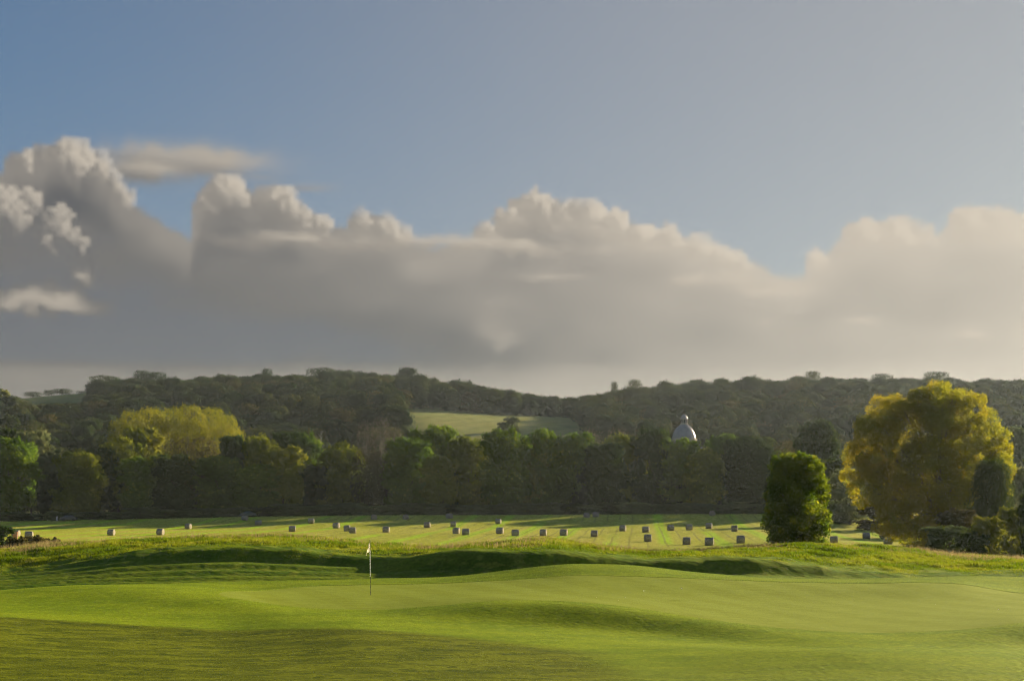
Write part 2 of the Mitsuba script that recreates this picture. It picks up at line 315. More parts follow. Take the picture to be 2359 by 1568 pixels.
D5 = [(0, 49), (500, 50), (650, 48.5), (850, 46.5), (1180, 46.5), (1450, 45.5), (1800, 42), (2000, 41), (2359, 42)]
D9 = [(0, 59), (300, 61), (500, 64), (700, 65), (2359, 65)]
D12 = [(0, 95), (400, 92), (800, 90), (1000, 87), (1200, 86.5), (1500, 88), (2359, 90)]
D14 = [(0, 112), (500, 112), (900, 102), (1100, 98), (1300, 99), (1500, 108), (1900, 114), (2359, 118)]
Z9 = zy(D9, [(0, 1360), (178, 1347), (295, 1345), (457, 1341), (853, 1333), (1016, 1329), (1120, 1319), (1200, 1309), (1330, 1298), (1450, 1301), (1600, 1317), (1800, 1331), (1900, 1333), (2000, 1332), (2150, 1328), (2250, 1327), (2359, 1329)])
ROWS = [
    (cv(0), cv(-1.7)), (cv(8), cv(-1.85)), (cv(15), cv(-2.35)), (cv(21), cv(-2.95)),
    (cv(28), zy(28, [(0, 1562), (1180, 1568), (2359, 1575)])),
    (cv(D5) - 9, (HY - cv([(0, 1447), (600, 1462), (1180, 1478), (1700, 1500), (2359, 1500)])) / FOC * (cv(D5) - 9)),
    (cv(D5) - 3.2, (HY - cv([(0, 1410), (500, 1410), (850, 1428), (1180, 1442), (1500, 1464), (1800, 1487), (2050, 1491), (2200, 1497), (2359, 1496)])) / FOC * (cv(D5) - 3.2)),
    (cv(D5), zy(D5, [(0, 1392), (250, 1386), (500, 1378), (600, 1390), (700, 1402), (850, 1410), (1000, 1400), (1180, 1386), (1300, 1389), (1450, 1402), (1600, 1424), (1800, 1450), (2000, 1461), (2150, 1457), (2359, 1436)])),
    (cv(54), zy(54, [(0, 1367), (250, 1353), (380, 1354), (500, 1362), (700, 1371), (853, 1370), (1180, 1364), (1500, 1371), (1800, 1384), (2100, 1388), (2359, 1388)])),
    (cv([(0, 56.5), (300, 58), (500, 60), (700, 61), (2359, 61)]), zy([(0, 56.5), (300, 58), (500, 60), (700, 61), (2359, 61)], [(0, 1361), (250, 1347), (450, 1350), (560, 1354), (700, 1347), (853, 1346), (1038, 1342), (1200, 1333), (1340, 1325), (1500, 1328), (1700, 1336), (1850, 1341), (2000, 1343), (2100, 1341), (2200, 1342), (2300, 1352), (2359, 1358)])),
    (cv(D9), Z9), (cv(D9) + 2, Z9 - 0.25), (cv(D9) + 6, Z9 - 1.5),
    (cv(82), zy(82, [(0, 1354), (300, 1345), (700, 1342), (853, 1342), (1100, 1341), (1400, 1336), (1700, 1338), (2000, 1341), (2359, 1341)])),
    (cv(D12), zy(D12, [(0, 1325), (150, 1313), (300, 1297), (480, 1292), (650, 1299), (800, 1310), (900, 1318), (1000, 1321), (1200, 1320), (1400, 1326), (1550, 1325), (1750, 1326), (1900, 1332), (2100, 1335), (2359, 1332)])),
    (cv(D12) + 2.6, (HY - cv([(0, 1312), (150, 1298), (300, 1276), (480, 1262), (650, 1265), (800, 1276), (900, 1282), (1000, 1273), (1100, 1268), (1250, 1270), (1400, 1281), (1500, 1286), (1600, 1284), (1750, 1288), (1850, 1300), (2000, 1317), (2100, 1322), (2359, 1318)])) / FOC * (cv(D12) + 2.6)),
    (cv(D14), zy(D14, [(0, 1270), (100, 1259), (250, 1249), (450, 1239), (600, 1235), (700, 1239), (800, 1249), (900, 1261), (1000, 1266), (1080, 1260), (1170, 1250), (1260, 1248), (1340, 1256), (1450, 1270), (1550, 1276), (1650, 1270), (1750, 1261), (1850, 1255), (1950, 1257), (2050, 1264), (2150, 1273), (2250, 1285), (2359, 1290)])),
    (cv(138), cv(-7.6)), (cv(165), cv(-9.2)), (cv(200), cv([(0, -8.9), (1700, -8.6), (2359, -9.4)])),
    (cv(230), zy(230, [(0, 1256), (1700, 1254), (2359, 1272)])),
    (cv(290), zy(290, [(0, 1230), (600, 1228), (1200, 1226), (1700, 1225), (2000, 1240), (2359, 1250)])),
    (cv(318), zy(318, [(0, 1223), (600, 1219), (1200, 1216), (1700, 1214), (2000, 1226), (2359, 1242)])),
    (cv(345), zy(345, [(0, 1213), (600, 1204), (900, 1201), (1200, 1200), (1700, 1197), (2000, 1203), (2359, 1218)])),
    (cv(365), zy(365, [(0, 1203), (300, 1197), (600, 1190), (900, 1187), (1200, 1186), (1700, 1184), (2000, 1190), (2359, 1205)])),
    (cv(420), cv(-6.5)), (cv(500), cv([(0, -3), (1200, -3), (2359, -4)])),
    (cv(620), zy(620, [(0, 1072), (400, 1072), (850, 1060), (960, 1012), (1330, 1012), (1420, 1050), (1576, 1085), (1800, 1080), (2359, 1072)])),
    (cv(800), zy(800, [(0, 990), (400, 965), (850, 948), (915, 946), (1180, 962), (1330, 966), (1400, 980), (1700, 965), (2100, 962), (2359, 972)])),
    (cv(1000), zy(1000, [(-400, 945), (0, 932), (60, 924), (140, 917), (215, 910), (300, 908), (500, 904), (740, 898), (900, 902), (1000, 915), (1150, 940), (1250, 955), (1330, 966), (1380, 952), (1450, 934), (1600, 918), (1870, 908), (2150, 908), (2359, 915)])),
    (cv(1070), zy(1070, [(-400, 945), (0, 926), (60, 918), (140, 911), (215, 906), (300, 904), (500, 902), (740, 897), (900, 902), (1000, 915), (1150, 940), (1250, 958), (1330, 970), (1380, 955), (1450, 934), (1600, 917), (1870, 908), (2150, 908), (2359, 915)])),
    (cv(1400), cv(55.0)), (cv(2900), cv(10.0)),
]
RD, RZ = np.array([r[0] for r in ROWS]), np.array([r[1] for r in ROWS])
DG = np.concatenate([np.arange(0, 120, .5), np.arange(120, 380, 2.0), np.arange(380, 1100, 6.0), np.arange(1100, 2901, 60.0)])
TAB = np.array([PchipInterpolator(RD[:, k], RZ[:, k])(DG) for k in range(len(XG))])          # (x, d)
TAB = gaussian_filter1d(TAB, 1.6, axis=0)
D12G, D14G, D9G = cv(D12), cv(D14), cv(D9)
TABF = RegularGridInterpolator((XG, DG), TAB, method='linear')


def land(x, y, detail=True):
    x, y = np.broadcast_arrays(np.asarray(x, float), np.asarray(y, float))
    d = np.clip(y, 0, 2900)
    xv = np.clip(CX + FOC * x / np.maximum(d, 24), XG[0], XG[-1])
    z = TABF(np.stack([xv, d], -1))
    if detail:
        p = np.stack([x, y, 0 * x], -1)
        d12, d14 = np.interp(xv, XG, D12G), np.interp(xv, XG, D14G)
        w = smooth(-1, 3, d - d12) * smooth(150, 120, d)
        z = z + w * (0.34 * (meshkit.fbm(p * .33, 3, 4) - .5) + 0.12 * (meshkit.fbm(p * 1.1, 2, 6) - .5))
        mown = smooth(77, 80, d) * smooth(1.0, -0.5, d - d12) * smooth(1350, 900, xv)
        z = z + mown * 0.075 * np.sin(2 * np.pi * (d + 0.04 * x + 1.2 * (meshkit.noise(p * .02, 9) - .5)) / 2.7)
        z = z + smooth(75, 60, d) * 0.035 * (meshkit.fbm(p * .5, 3, 8) - .5)
        z = z + smooth(190, 230, d) * smooth(372, 360, d) * 0.25 * (meshkit.fbm(p * .08, 3, 2) - .5)
    return z


def ground_at(xv, d):
    x = (xv - CX) / FOC * d
    return np.array([x, d, float(land(x, d))])


def sheet(xs, ds):
    """a fan-shaped piece of the land between distances"""
    X, D = np.meshgrid(xs, ds, indexing='ij')
    x = (X - CX) / FOC * D
    v = np.stack([x, D, land(x, D)], -1).reshape(-1, 3)
    n, m = X.shape
    i, j = np.meshgrid(np.arange(n - 1), np.arange(m - 1), indexing='ij')
    a = (i * m + j).ravel()
    q = np.stack([a, a + m, a + m + 1, a + 1], 1)
    return v, np.vstack([q[:, [0, 1, 2]], q[:, [0, 2, 3]]])


def setting(key, mesh, bsdf, label=None):
    scene[key] = mikit.ply(mesh, bsdf, smooth=True)
    labels[key] = {'kind': 'structure'}
    if label:
        labels[key]['label'] = label


# the putting green and the mown turf round it
GPTS = [(500, 52), (560, 50.2), (650, 49), (760, 47.8), (850, 47.4), (1000, 47.5), (1180, 47.5), (1300, 47.2), (1450, 46.4), (1600, 44.6), (1800, 42.6), (2000, 41.5), (2150, 41.5), (2359, 42.6), (2650, 46), (2720, 51),
        (2600, 55.5), (2359, 59), (2200, 60.8), (2000, 61), (1700, 61), (1500, 61), (1200, 61), (1000, 61), (700, 60.2), (570, 57)]
gp = np.array([((x - CX) / FOC * d, d) for x, d in GPTS])
GC = np.array([6.0, 52.0])
ang = np.arctan2(gp[:, 1] - GC[1], gp[:, 0] - GC[0])
o = np.argsort(ang)
ang, rad = ang[o], np.linalg.norm(gp - GC, axis=1)[o]
ang3, rad3 = np.concatenate([ang - 2 * np.pi, ang, ang + 2 * np.pi]), np.tile(rad, 3)
TH = np.linspace(-np.pi, np.pi, 1440, endpoint=False)
GR = gaussian_filter1d(PchipInterpolator(ang3, rad3)(TH), 10, mode='wrap')
FX, FY0, FY1 = 95.0, -60.0, 72.0


def ring_mesh(radii, dz):
    """radii (rings, angles)"""
    n, m = radii.shape
    x, y = GC[0] + radii * np.cos(TH), GC[1] + radii * np.sin(TH)
    v = np.stack([x, y, land(x, y) + dz], -1).reshape(-1, 3)
    i, j = np.meshgrid(np.arange(n - 1), np.arange(m), indexing='ij')
    a, b = (i * m + j).ravel(), (i * m + (j + 1) % m).ravel()
    q = np.stack([a, a + m, b + m, b], 1)
    return v, np.vstack([q[:, [0, 1, 2]], q[:, [0, 2, 3]]])


c_, s_ = np.cos(TH), np.sin(TH)
OUT = np.minimum(np.where(c_ > 0, (FX - GC[0]) / np.maximum(c_, 1e-9), (FX + GC[0]) / np.maximum(-c_, 1e-9)), np.where(s_ > 0, (FY1 - GC[1]) / np.maximum(s_, 1e-9), (GC[1] - FY0) / np.maximum(-s_, 1e-9)))
k = np.linspace(0, 1, 90)[:, None]
setting('putting_green', ring_mesh(0.001 + (GR[None] + 0.04 - 0.001) * k ** .8, -0.009 * smooth(.1, .5, np.abs(np.sin(TH))) - .003), 'green_turf', 'smooth closely mown putting green')
k = np.concatenate([[0, 0.0], np.linspace(0.0, 1, 230)[1:] ** 1.5])[:, None]
fr = GR[None] + (OUT - GR)[None] * k
dzf = np.zeros_like(fr)
dzf[0] = -0.012 * smooth(.1, .5, np.abs(np.sin(TH))) - .006
fr[0] -= 0.02
setting('fairway', ring_mesh(fr, dzf), 'fairway_turf', 'mown fairway turf around the putting green')
xs = np.concatenate([np.arange(-1500, -100, 40), np.arange(-100, 2460, 5.0), np.arange(2460, 3901, 40)])
setting('rough_ground', sheet(xs, np.concatenate([[71.99], np.arange(72.5, 122, .3), np.arange(122, 172, 2.0)])), 'rough_turf', 'grassy mounds and hollow behind the putting green')
xs2 = np.concatenate([np.arange(-1500, -100, 60), np.arange(-100, 2460, 12.0), np.arange(2460, 3901, 60)])
setting('hay_field', sheet(xs2, np.arange(170, 374, 1.5)), 'field_turf', 'mown hay field with pale stripes')
setting('hill', sheet(xs2[::2], np.concatenate([np.arange(373.9, 1100, 8), np.arange(1100, 2901, 60)])), 'hill_turf', 'hillside meadow and wooded slopes')


# ------------------------------------------------------------------ tall grass of the mounds
def blades(rng, x, y, h, w, lean=.35):
    n = len(x)
    z = land(x, y) - 0.03
    a = rng.uniform(0, 2 * np.pi, n)
    la, ll = rng.uniform(0, 2 * np.pi, n), rng.uniform(.05, lean, n) * h
    base = np.stack([x, y, z], 1)
    sd = np.stack([np.cos(a), np.sin(a), 0 * a], 1) * (w / 2)[:, None]
    mid = base + np.stack([np.cos(la) * ll * .35, np.sin(la) * ll * .35, h * .6], 1)
    tip = base + np.stack([np.cos(la) * ll, np.sin(la) * ll, h], 1)
    v = np.stack([base - sd, base + sd, mid + sd * .8, mid - sd * .8, tip], 1).reshape(-1, 3)
    k = np.arange(n)[:, None] * 5
    return v, np.vstack([k + [0, 1, 2], k + [0, 2, 3], k + [3, 2, 4]])


rng = np.random.default_rng(5)
N = 420000
xv = rng.uniform(-60, 2420, N)
dd = np.sqrt(rng.uniform(84.0 ** 2, 124.0 ** 2, N))
d12, d14 = np.interp(xv, XG, D12G), np.interp(xv, XG, D14G)
x = (xv - CX) / FOC * dd
p3 = np.stack([x, dd, 0 * x], 1)
clump = meshkit.fbm(p3 * .7, 3, 31)
lip = np.interp(xv, [0, 700, 860, 1950, 2100], [.4, .4, 2.7, 2.7, 1.0])
on = (dd > d12 + lip + 1.2 * (meshkit.noise(p3 * .25, 7) - .5)) & (dd < d14 + 6)
x, dd, clump, d12 = x[on], dd[on], clump[on], d12[on]
h = (0.11 + 0.22 * smooth(.3, .75, clump)) * rng.uniform(.6, 1.15, len(x)) * (0.2 + .8 * smooth(0, 9, dd - d12 - 1.5))
scene['rough_grass'] = mikit.ply(blades(rng, x, dd, h, rng.uniform(.03, .06, len(x))), 'grass_blade')
tag('rough_grass', 'tall uneven green grass covering the mounds', 'grass', kind='stuff')
N = 170000
dd = rng.uniform(25.5, 47, N)
x = rng.uniform(-.40, .40, N) * dd
p3 = np.stack([x, dd, 0 * x], 1)
edge = x - (2.8 - 18.6 * (np.maximum(dd - 26, 0) / 18) ** 4)
long_ = smooth(1.2, -1.2, edge)
inside = np.linalg.norm(np.stack([x, dd], 1) - GC, axis=1) < np.interp(np.arctan2(dd - GC[1], x - GC[0]), TH, GR) + .15
on = ~inside & (rng.random(N) < .35 + .65 * long_) & (meshkit.fbm(p3 * 1.3, 3, 41) > rng.uniform(.2, .6, N))
x, dd, long_ = x[on], dd[on], long_[on]
scene['turf_grass'] = mikit.ply(blades(rng, x, dd, (.022 + .022 * long_) * rng.uniform(.6, 1.3, len(x)), rng.uniform(.008, .015, len(x)), .9), 'turf_blade')
tag('turf_grass', 'short blades of the foreground turf', 'grass', kind='stuff')
N = 60000
xv = rng.uniform(-60, 2420, N)
d14 = np.interp(xv, XG, D14G)
dd = d14 + rng.normal(-1, 4.5, N)
x = (xv - CX) / FOC * dd
w = meshkit.fbm(np.stack([x, dd, 0 * x], 1) * .22, 3, 77)
on = (np.abs(dd - d14) < 7) & (dd > np.interp(xv, XG, D12G) + 3.5)
on &= w + .22 * smooth(1900, 2300, xv) + .12 * smooth(600, 200, xv) > rng.uniform(.45, .95, N)
x, dd = x[on], dd[on]
scene['seed_grass'] = mikit.ply(blades(rng, x, dd, rng.uniform(.25, .6, len(x)), rng.uniform(.012, .022, len(x)), .35), 'seed_blade')
tag('seed_grass', 'straw coloured seeding grass along the mound crests', 'grass', kind='stuff')


# ------------------------------------------------------------------ trees
def leaf_cards(rng, p, out, size, aspect=.7, soft=.75):
    """leaf-shaped cards at the points p; their shading normals lean towards OUT, as the mass of a crown does"""
    n = len(p)
    nn = out * (soft * 1.2) + rng.normal(0, .6, (n, 3))
    nn /= np.linalg.norm(nn, axis=1, keepdims=True) + 1e-9
    nn *= np.where((nn * out).sum(1) < 0, -1, 1)[:, None]
    t = np.cross(nn, rng.normal(0, 1, (n, 3)))
    t /= np.linalg.norm(t, axis=1, keepdims=True) + 1e-9
    b = np.cross(nn, t)
    s = (size * rng.uniform(.6, 1.3, n))[:, None]
    droop = nn * s * .25
    v = np.stack([p - t * s, p + b * s * aspect - droop, p + t * s, p - b * s * aspect - droop], 1).reshape(-1, 3)
    k = np.arange(n)[:, None] * 4
    sh = out * soft + nn * .45
    sh /= np.linalg.norm(sh, axis=1, keepdims=True) + 1e-9
    return v, np.vstack([k + [0, 2, 1], k + [0, 3, 2]]), np.repeat(sh, 4, axis=0)


def leafy(mesh, bsdf):
    v, f, n = mesh
    return {'type': 'ply', 'filename': meshkit.write_ply((v, f), False, normals=n), 'face_normals': False, 'bsdf': {'type': 'ref', 'id': bsdf}}


def crown_from(rng, lobes, n, size, fill=.25, thin=0.0, core=0.0, soft=.75):
    """leaves on the shells of overlapping lobes (x, y, z, rx, rz)"""
    L = np.array(lobes)
    area = L[:, 3] * (L[:, 3] + L[:, 4])
    m = int(n * 2.2)
    who = rng.choice(len(L), m, p=area / area.sum())
    u = rng.normal(0, 1, (m, 3))
    u /= np.linalg.norm(u, axis=1, keepdims=True)
    r = np.where(rng.random(m) < fill, rng.uniform(.45, .9, m), rng.uniform(.82, 1.14, m))
    # ragged lobe surface
    r = r * (0.76 + .50 * meshkit.noise((u * 3.2 + who[:, None] * 7.3), 3))
    R = np.stack([L[who, 3], L[who, 3], L[who, 4]], 1)
    p = L[who, :3] + u * R * r[:, None]
    deep = np.zeros(m, bool)
    for j in range(len(L)):
        q = (p - L[j, :3]) / np.array([L[j, 3], L[j, 3], L[j, 4]])
        deep |= ((q ** 2).sum(1) < .5) & (who != j)
    keep = ~deep | (rng.random(m) < .12)
    if thin:
        keep &= meshkit.noise(p / thin, 17) > .36
    p, u = p[keep][:n], u[keep][:n]
    c = np.array([0, 0, .35 * (L[:, 2] + L[:, 4]).max()])
    g = p - c
    g /= np.linalg.norm(g, axis=1, keepdims=True) + 1e-9
    out = .6 * u + .55 * g
    out /= np.linalg.norm(out, axis=1, keepdims=True) + 1e-9
    v, f, nn = leaf_cards(rng, p, out, size, soft=soft)
    if core:                                                   # the dense twiggy heart of each bough
        b = trimesh.creation.icosphere(1, 1.0)
        bv, bf = np.array(b.vertices), np.array(b.faces)
        vs, fs, ns, k = [v], [f], [nn], len(v)
        for q in L:
            w = bv * (.85 + .3 * meshkit.noise(bv * 2.2 + q[:3] * 9, 5))[:, None]
            vs.append(q[:3] + w * [q[3] * core, q[3] * core, q[4] * core])
            fs.append(bf + k)
            ns.append(bv)
            k += len(bv)
        v, f, nn = np.vstack(vs), np.vstack(fs), np.vstack(ns)
    return v, f, nn


def envelope_lobes(rng, count, h0, width, shape, rl=(.20, .30)):
    """lobes of a crown of unit height, from h0 up to 1, of the given width: spread over a rounded body"""
    out = []
    zc, sv = {'round': (.52, 1.0), 'dome': (.40, 1.0), 'oval': (.50, 1.0), 'cone': (.40, 1.0), 'umbrella': (.62, .9)}[shape]
    for i in range(count):
        c = 1 - 1.75 * (i + .5) / count                       # from the top down to the underside
        a = i * 2.39996 + rng.uniform(-.35, .35)
        s = math.sqrt(max(0, 1 - c * c))
        q = {'round': .62, 'dome': .5, 'oval': .8, 'cone': 1.0, 'umbrella': .5}[shape]
        hs, vc = s ** q, math.copysign(abs(c) ** .8, c)
        r = rng.uniform(*rl) * width
        k = max(0.0, width / 2 - r * .8) * hs * rng.uniform(.8, 1.1)
        t = zc + vc * (1 - zc if vc > 0 else zc) * sv
        if shape == 'cone':
            k *= 1.1 - .75 * t
        rz = r * rng.uniform(.6, .8) * min(1.0, .75 / max(width, .3))
        z = h0 + (1 - h0) * t
        z = min(max(z + rng.uniform(-.04, .04), rz * .75), 1 - rz * .9)
        out.append((k * math.cos(a), k * math.sin(a), z, r, rz))
    return out


def trunk_and_limbs(rng, lobes, h0, girth, limbs=9):
    parts = [tube([(0, 0, -.03), (.003, 0, h0 * .5), (0, .004, h0 + .1), (.004, 0, .72)], [girth, girth * .8, girth * .62, girth * .15], 8)]
    order = list(range(len(lobes)))
    rng.shuffle(order)
    for i in order[:limbs]:
        c = np.array(lobes[i][:3])
        z0 = max(.06, c[2] * rng.uniform(.35, .6))
        m = np.array([c[0] * .4, c[1] * .4, z0 + (c[2] - z0) * .55])
        parts.append(tube([(0, 0, z0), m, c * [.9, .9, 1]], [girth * .4, girth * .25, girth * .06], 5))
    return join(parts)


def proto(key, seed, leafkey, count, h0, width, shape, n, size, girth=.018, thin=0.0, rl=(.20, .30), trunk=True, fill=.25, bark='bark', core=.60, soft=.62, boughs=0):
    rng = np.random.default_rng(seed)
    lb = envelope_lobes(rng, count, h0, width, shape, rl)
    if boughs:
        small = [] if thin else [(q[0], q[1], q[2], q[3] * .72, q[4] * .72) for q in lb]
        for q in lb:
            for i in range(boughs):
                u = rng.normal(0, 1, 3)
                u /= np.linalg.norm(u)
                small.append((q[0] + u[0] * q[3] * .8, q[1] + u[1] * q[3] * .8, max(.02, q[2] + u[2] * q[4] * .8), q[3] * rng.uniform(.26, .42), q[4] * rng.uniform(.26, .42)))
        leaves = small
    else:
        leaves = lb
    g = {'type': 'shapegroup', 'crown': leafy(crown_from(rng, leaves, n, size, fill, thin, 0 if thin else core, soft), leafkey)}
    if trunk:
        g['trunk'] = mikit.ply(trunk_and_limbs(rng, lb, h0, girth), bark, smooth=True)
    scene[key] = g


def plant(group, pos, h, w, rot=0.0, key=None):
    return {'type': 'instance', 'to_world': T().translate([float(v) for v in pos]).rotate([0, 0, 1], rot).scale([w, w, h]), 'shapegroup': {'type': 'ref', 'id': group}}


# field-edge trees: prototypes of unit height with a crown of unit width
for i, sh in enumerate(['round', 'dome', 'round', 'oval', 'dome']):
    proto(f'edge_tree_form_{i}', 100 + i, 'leaf_olive' if i in (1, 3) else 'leaf_field_edge', 17, .07, 1.0, sh, 10000, .018, .022, rl=(.24, .36), core=.66, soft=.5, boughs=8)
for i in range(2):
    proto(f'dark_tree_form_{i}', 120 + i, 'leaf_dark', 22, .08, 1.0, ['round', 'dome'][i], 9500, .018, .022, rl=(.22, .34), core=.66, soft=.5, boughs=8)
proto('russet_tree_form', 130, 'leaf_russet', 24, .15, 1.0, 'dome', 5000, .017, .022, .06)
proto('pale_tree_form', 131, 'leaf_pale', 20, .08, 1.0, 'dome', 9000, .017, .02, core=.65, soft=.5, boughs=8)
for i in range(3):
    proto(f'poplar_form_{i}', 140 + i, 'leaf_poplar', 46, .12, 1.0, 'oval', 8000, .013, .02, .05, rl=(.12, .22))
proto('bright_tree_form', 145, 'leaf_bright', 20, .10, 1.0, 'round', 10000, .017, .02, rl=(.18, .28), core=.65, soft=.5, boughs=8)
for i in range(3):
    proto(f'shrub_form_{i}', 150 + i, ['leaf_hedge', 'leaf_dark', 'leaf_russet'][i], 12, .02, 1.0, 'dome', 5000, .026, .02, rl=(.2, .32), core=.65, boughs=6)
proto('yellow_shrub_form', 155, 'leaf_bright', 14, .02, 1.0, 'dome', 8000, .02, .02, rl=(.2, .32), core=.65, boughs=7)
proto('pale_shrub_form', 156, 'leaf_pale', 14, .02, 1.0, 'dome', 5000, .02, .02, rl=(.2, .32))
proto('cone_tree_form', 157, 'leaf_dark', 34, .03, 1.0, 'cone', 22000, .012, .02, rl=(.2, .3))
proto('twiggy_tree_form', 158, 'leaf_twig', 20, .12, 1.0, 'oval', 1500, .012, .015, .04, bark='bark_pale')
for i in range(5):
    proto(f'wood_tree_form_{i}', 160 + i, 'leaf_hill', 11, .03, 1.0, ['round', 'dome', 'round', 'dome', 'dome'][i], 1100, .038, rl=(.25, .38), trunk=False, fill=.08, core=.78, soft=.75)
for i in range(2):
    proto(f'ridge_tree_form_{i}', 170 + i, 'leaf_hill', 20, .22, 1.0, ['round', 'umbrella'][i], 3500, .022, .02, .06, rl=(.16, .26))
proto('umbrella_tree_form', 173, 'leaf_hill', 16, .45, 1.0, 'umbrella', 2500, .024, .025, rl=(.18, .26))
proto('thin_wood_form', 174, 'leaf_russet', 14, .05, 1.0, 'oval', 700, .04, rl=(.2, .3), trunk=False)


def tree(name, group, xv, top, wv, d, label, cat='tree', grp=None, base=None, rot=None, sink=0.2):
    """a tree at a bearing and distance, as tall as sighted from the ridge line TOP and WV wide"""
    g = ground_at(xv, d)
    h = (HY - top) / FOC * d - g[2] + sink
    g[2] -= sink
    key = numbered(name)
    scene[key] = plant(group, g, h, wv / FOC * d, rot if rot is not None else (xv * 37) % 360)
    tag(key, label, cat, grp)
    return key


E = ['edge_tree_form_%d' % i for i in range(5)]
DK = ['dark_tree_form_0', 'dark_tree_form_1']
FE = 'trees along the far edge of the hay field'
for i, a in enumerate([
    (E[0], 25, 1012, 120, 392, 'rounded olive green tree at the far left of the field-edge row'),
    (DK[0], 5, 990, 100, 412, 'dark domed tree rising behind the row at the far left edge'),
    ('pale_tree_form', 72, 992, 100, 418, 'grey green sunlit domed tree near the left edge, taller than its row'),
    ('pale_tree_form', 118, 1036, 90, 400, 'pale green low tree right of the grey green domed tree on the left'),
    (E[1], 182, 1040, 100, 390, 'olive green tree in the row above the leftmost lone hay bale'),
    (DK[0], 240, 1034, 96, 386, 'dark green tree in the row below the left foot of the yellow poplars'),
    (E[3], 272, 1008, 92, 402, 'yellowish green round tree at the left foot of the yellow poplars'),
    ('bright_tree_form', 322, 985, 84, 410, 'bright yellow green tree standing in front of the left poplars'),
    (E[2], 330, 1052, 100, 386, 'green tree with yellow sprigs below the bright yellow green tree'),
    ('russet_tree_form', 448, 1010, 118, 396, 'brownish broad domed tree below the middle of the yellow poplars'),
    (DK[1], 395, 1048, 96, 386, 'dark tree in the row left of the brownish domed tree'),
    (E[4], 505, 1052, 110, 385, 'dull green tree in the row right of the brownish domed tree'),
    (DK[0], 535, 1004, 62, 404, 'narrow dark tree at the right foot of the yellow poplars'),
    ('bright_tree_form', 566, 1008, 50, 412, 'small golden green tree beside the right end of the poplars'),
    (E[1], 600, 1004, 70, 400, 'flat-topped brown green tree with a bare stem left of the lit round tree'),
    (DK[1], 672, 998, 108, 398, 'dark broad tree rising behind the sunlit round tree left of centre'),
    ('bright_tree_form', 652, 1028, 88, 384, 'sunlit round green tree bulging from the row left of centre'),
    (E[2], 708, 1000, 60, 404, 'narrow dark green tree left of the gap with the pale bare stem'),
    (E[0], 600, 1072, 100, 384, 'low dark green tree in front of the flat-topped tree'),
    (E[3], 790, 1021, 96, 394, 'rounded olive green tree right of the gap with the pale bare stem'),
    ('russet_tree_form', 846, 1040, 70, 392, 'small russet tree in the dip of the row left of centre'),
    ('russet_tree_form', 890, 1062, 80, 388, 'low rusty brown tree in the deepest dip of the row'),
    (E[4], 945, 1012, 110, 394, 'broad green tree on the left slope of the tall centre-left crown'),
    (E[0], 1002, 984, 110, 402, 'tall green tree with a sunlit right side below the hillside meadow'),
    ('bright_tree_form', 1010, 1052, 84, 384, 'lit green tree low in the row before the tall tree under the meadow'),
    (E[1], 1080, 1008, 90, 396, 'green tree between the two tallest crowns under the meadow'),
    (E[2], 1165, 989, 100, 398, 'tall tree with an orange tinged top under the right part of the meadow'),
    (E[3], 1228, 1008, 76, 394, 'green oval tree right of the orange tinged tree'),
    (E[4], 1255, 992, 80, 408, 'pair-like twin crowned green tree behind the row at centre right'),
    (E[0], 1322, 1000, 100, 396, 'broad yellow green tree in the middle of the right half of the row'),
    (DK[0], 1395, 1022, 90, 390, 'dark green tree in the low stretch left of the dome'),
    (E[1], 1440, 1004, 96, 398, 'green tree with a lit flat top left of the dome'),
    (DK[1], 1505, 990, 90, 406, 'very dark spreading tree just left of the dome'),
    (E[2], 1560, 1010, 110, 392, 'tree with a golden rim directly below the dome'),
    (E[3], 1625, 1034, 80, 388, 'olive green tree below the right shoulder of the dome'),
    (E[4], 1668, 1004, 90, 400, 'yellowish tree top just right of the dome'),
    (DK[0], 1728, 1008, 120, 394, 'broad dark tree right of the dome and left of the lone round tree'),
    (E[0], 1790, 1040, 90, 392, 'grey green tree behind the left side of the lone round tree'),
    ('russet_tree_form', 1822, 1016, 80, 404, 'brown green tree peeping above the lone round tree'),
    (DK[1], 1882, 973, 90, 380, 'tall dark round-topped tree above and right of the lone round tree'),
    (DK[0], 1930, 1060, 96, 384, 'dark tree between the lone round tree and the golden tree'),
]):
    tree('broadleaf_tree', a[0], a[1], a[2], a[3] * 1.18, a[4] + (9 if i % 2 else -5), a[5], grp=FE)
for i, (xv_, top, w) in enumerate([(276, 972, 56), (306, 950, 82), (348, 942, 92), (392, 944, 92), (434, 936, 94), (480, 941, 100), (518, 958, 76), (546, 990, 46)]):
    tree('poplar_tree', f'poplar_form_{i % 3}', xv_, top, w, 446 + 9 * (i % 2),
         ['short golden sprig of a poplar at the left end of the yellow group', 'yellow poplar second from the left in the group', 'yellow poplar third from the left in the group', 'yellow poplar left of the tallest in the group',
          'tallest yellow poplar in the middle of the group', 'broad yellow poplar right of the tallest in the group', 'yellow poplar on the sloping right side of the group', 'lowest yellow poplar at the right end of the group'][i], grp='yellow poplars behind the field-edge trees')

# low hedgerow at the foot of the trees
rng = np.random.default_rng(9)
HG = 'shrubs of the hedgerow at the foot of the trees'
xh = 20.0
while xh < 1950:
    wv = rng.uniform(50, 95)
    top = np.interp(xh, [0, 500, 850, 1000, 1300, 1700, 1950], [1180, 1166, 1160, 1157, 1156, 1155, 1165]) + rng.uniform(-5, 7)
    tree('hedge_shrub', f'shrub_form_{0 if rng.random() < .8 else 1}', xh, top, wv, 371 + rng.uniform(-1, 2), 'low dark green shrub in the shaded hedgerow behind the hay field', 'shrub', HG)
    xh += wv * .62

# shaded wood behind the front row, and the wooded hillsides
rng = np.random.default_rng(21)


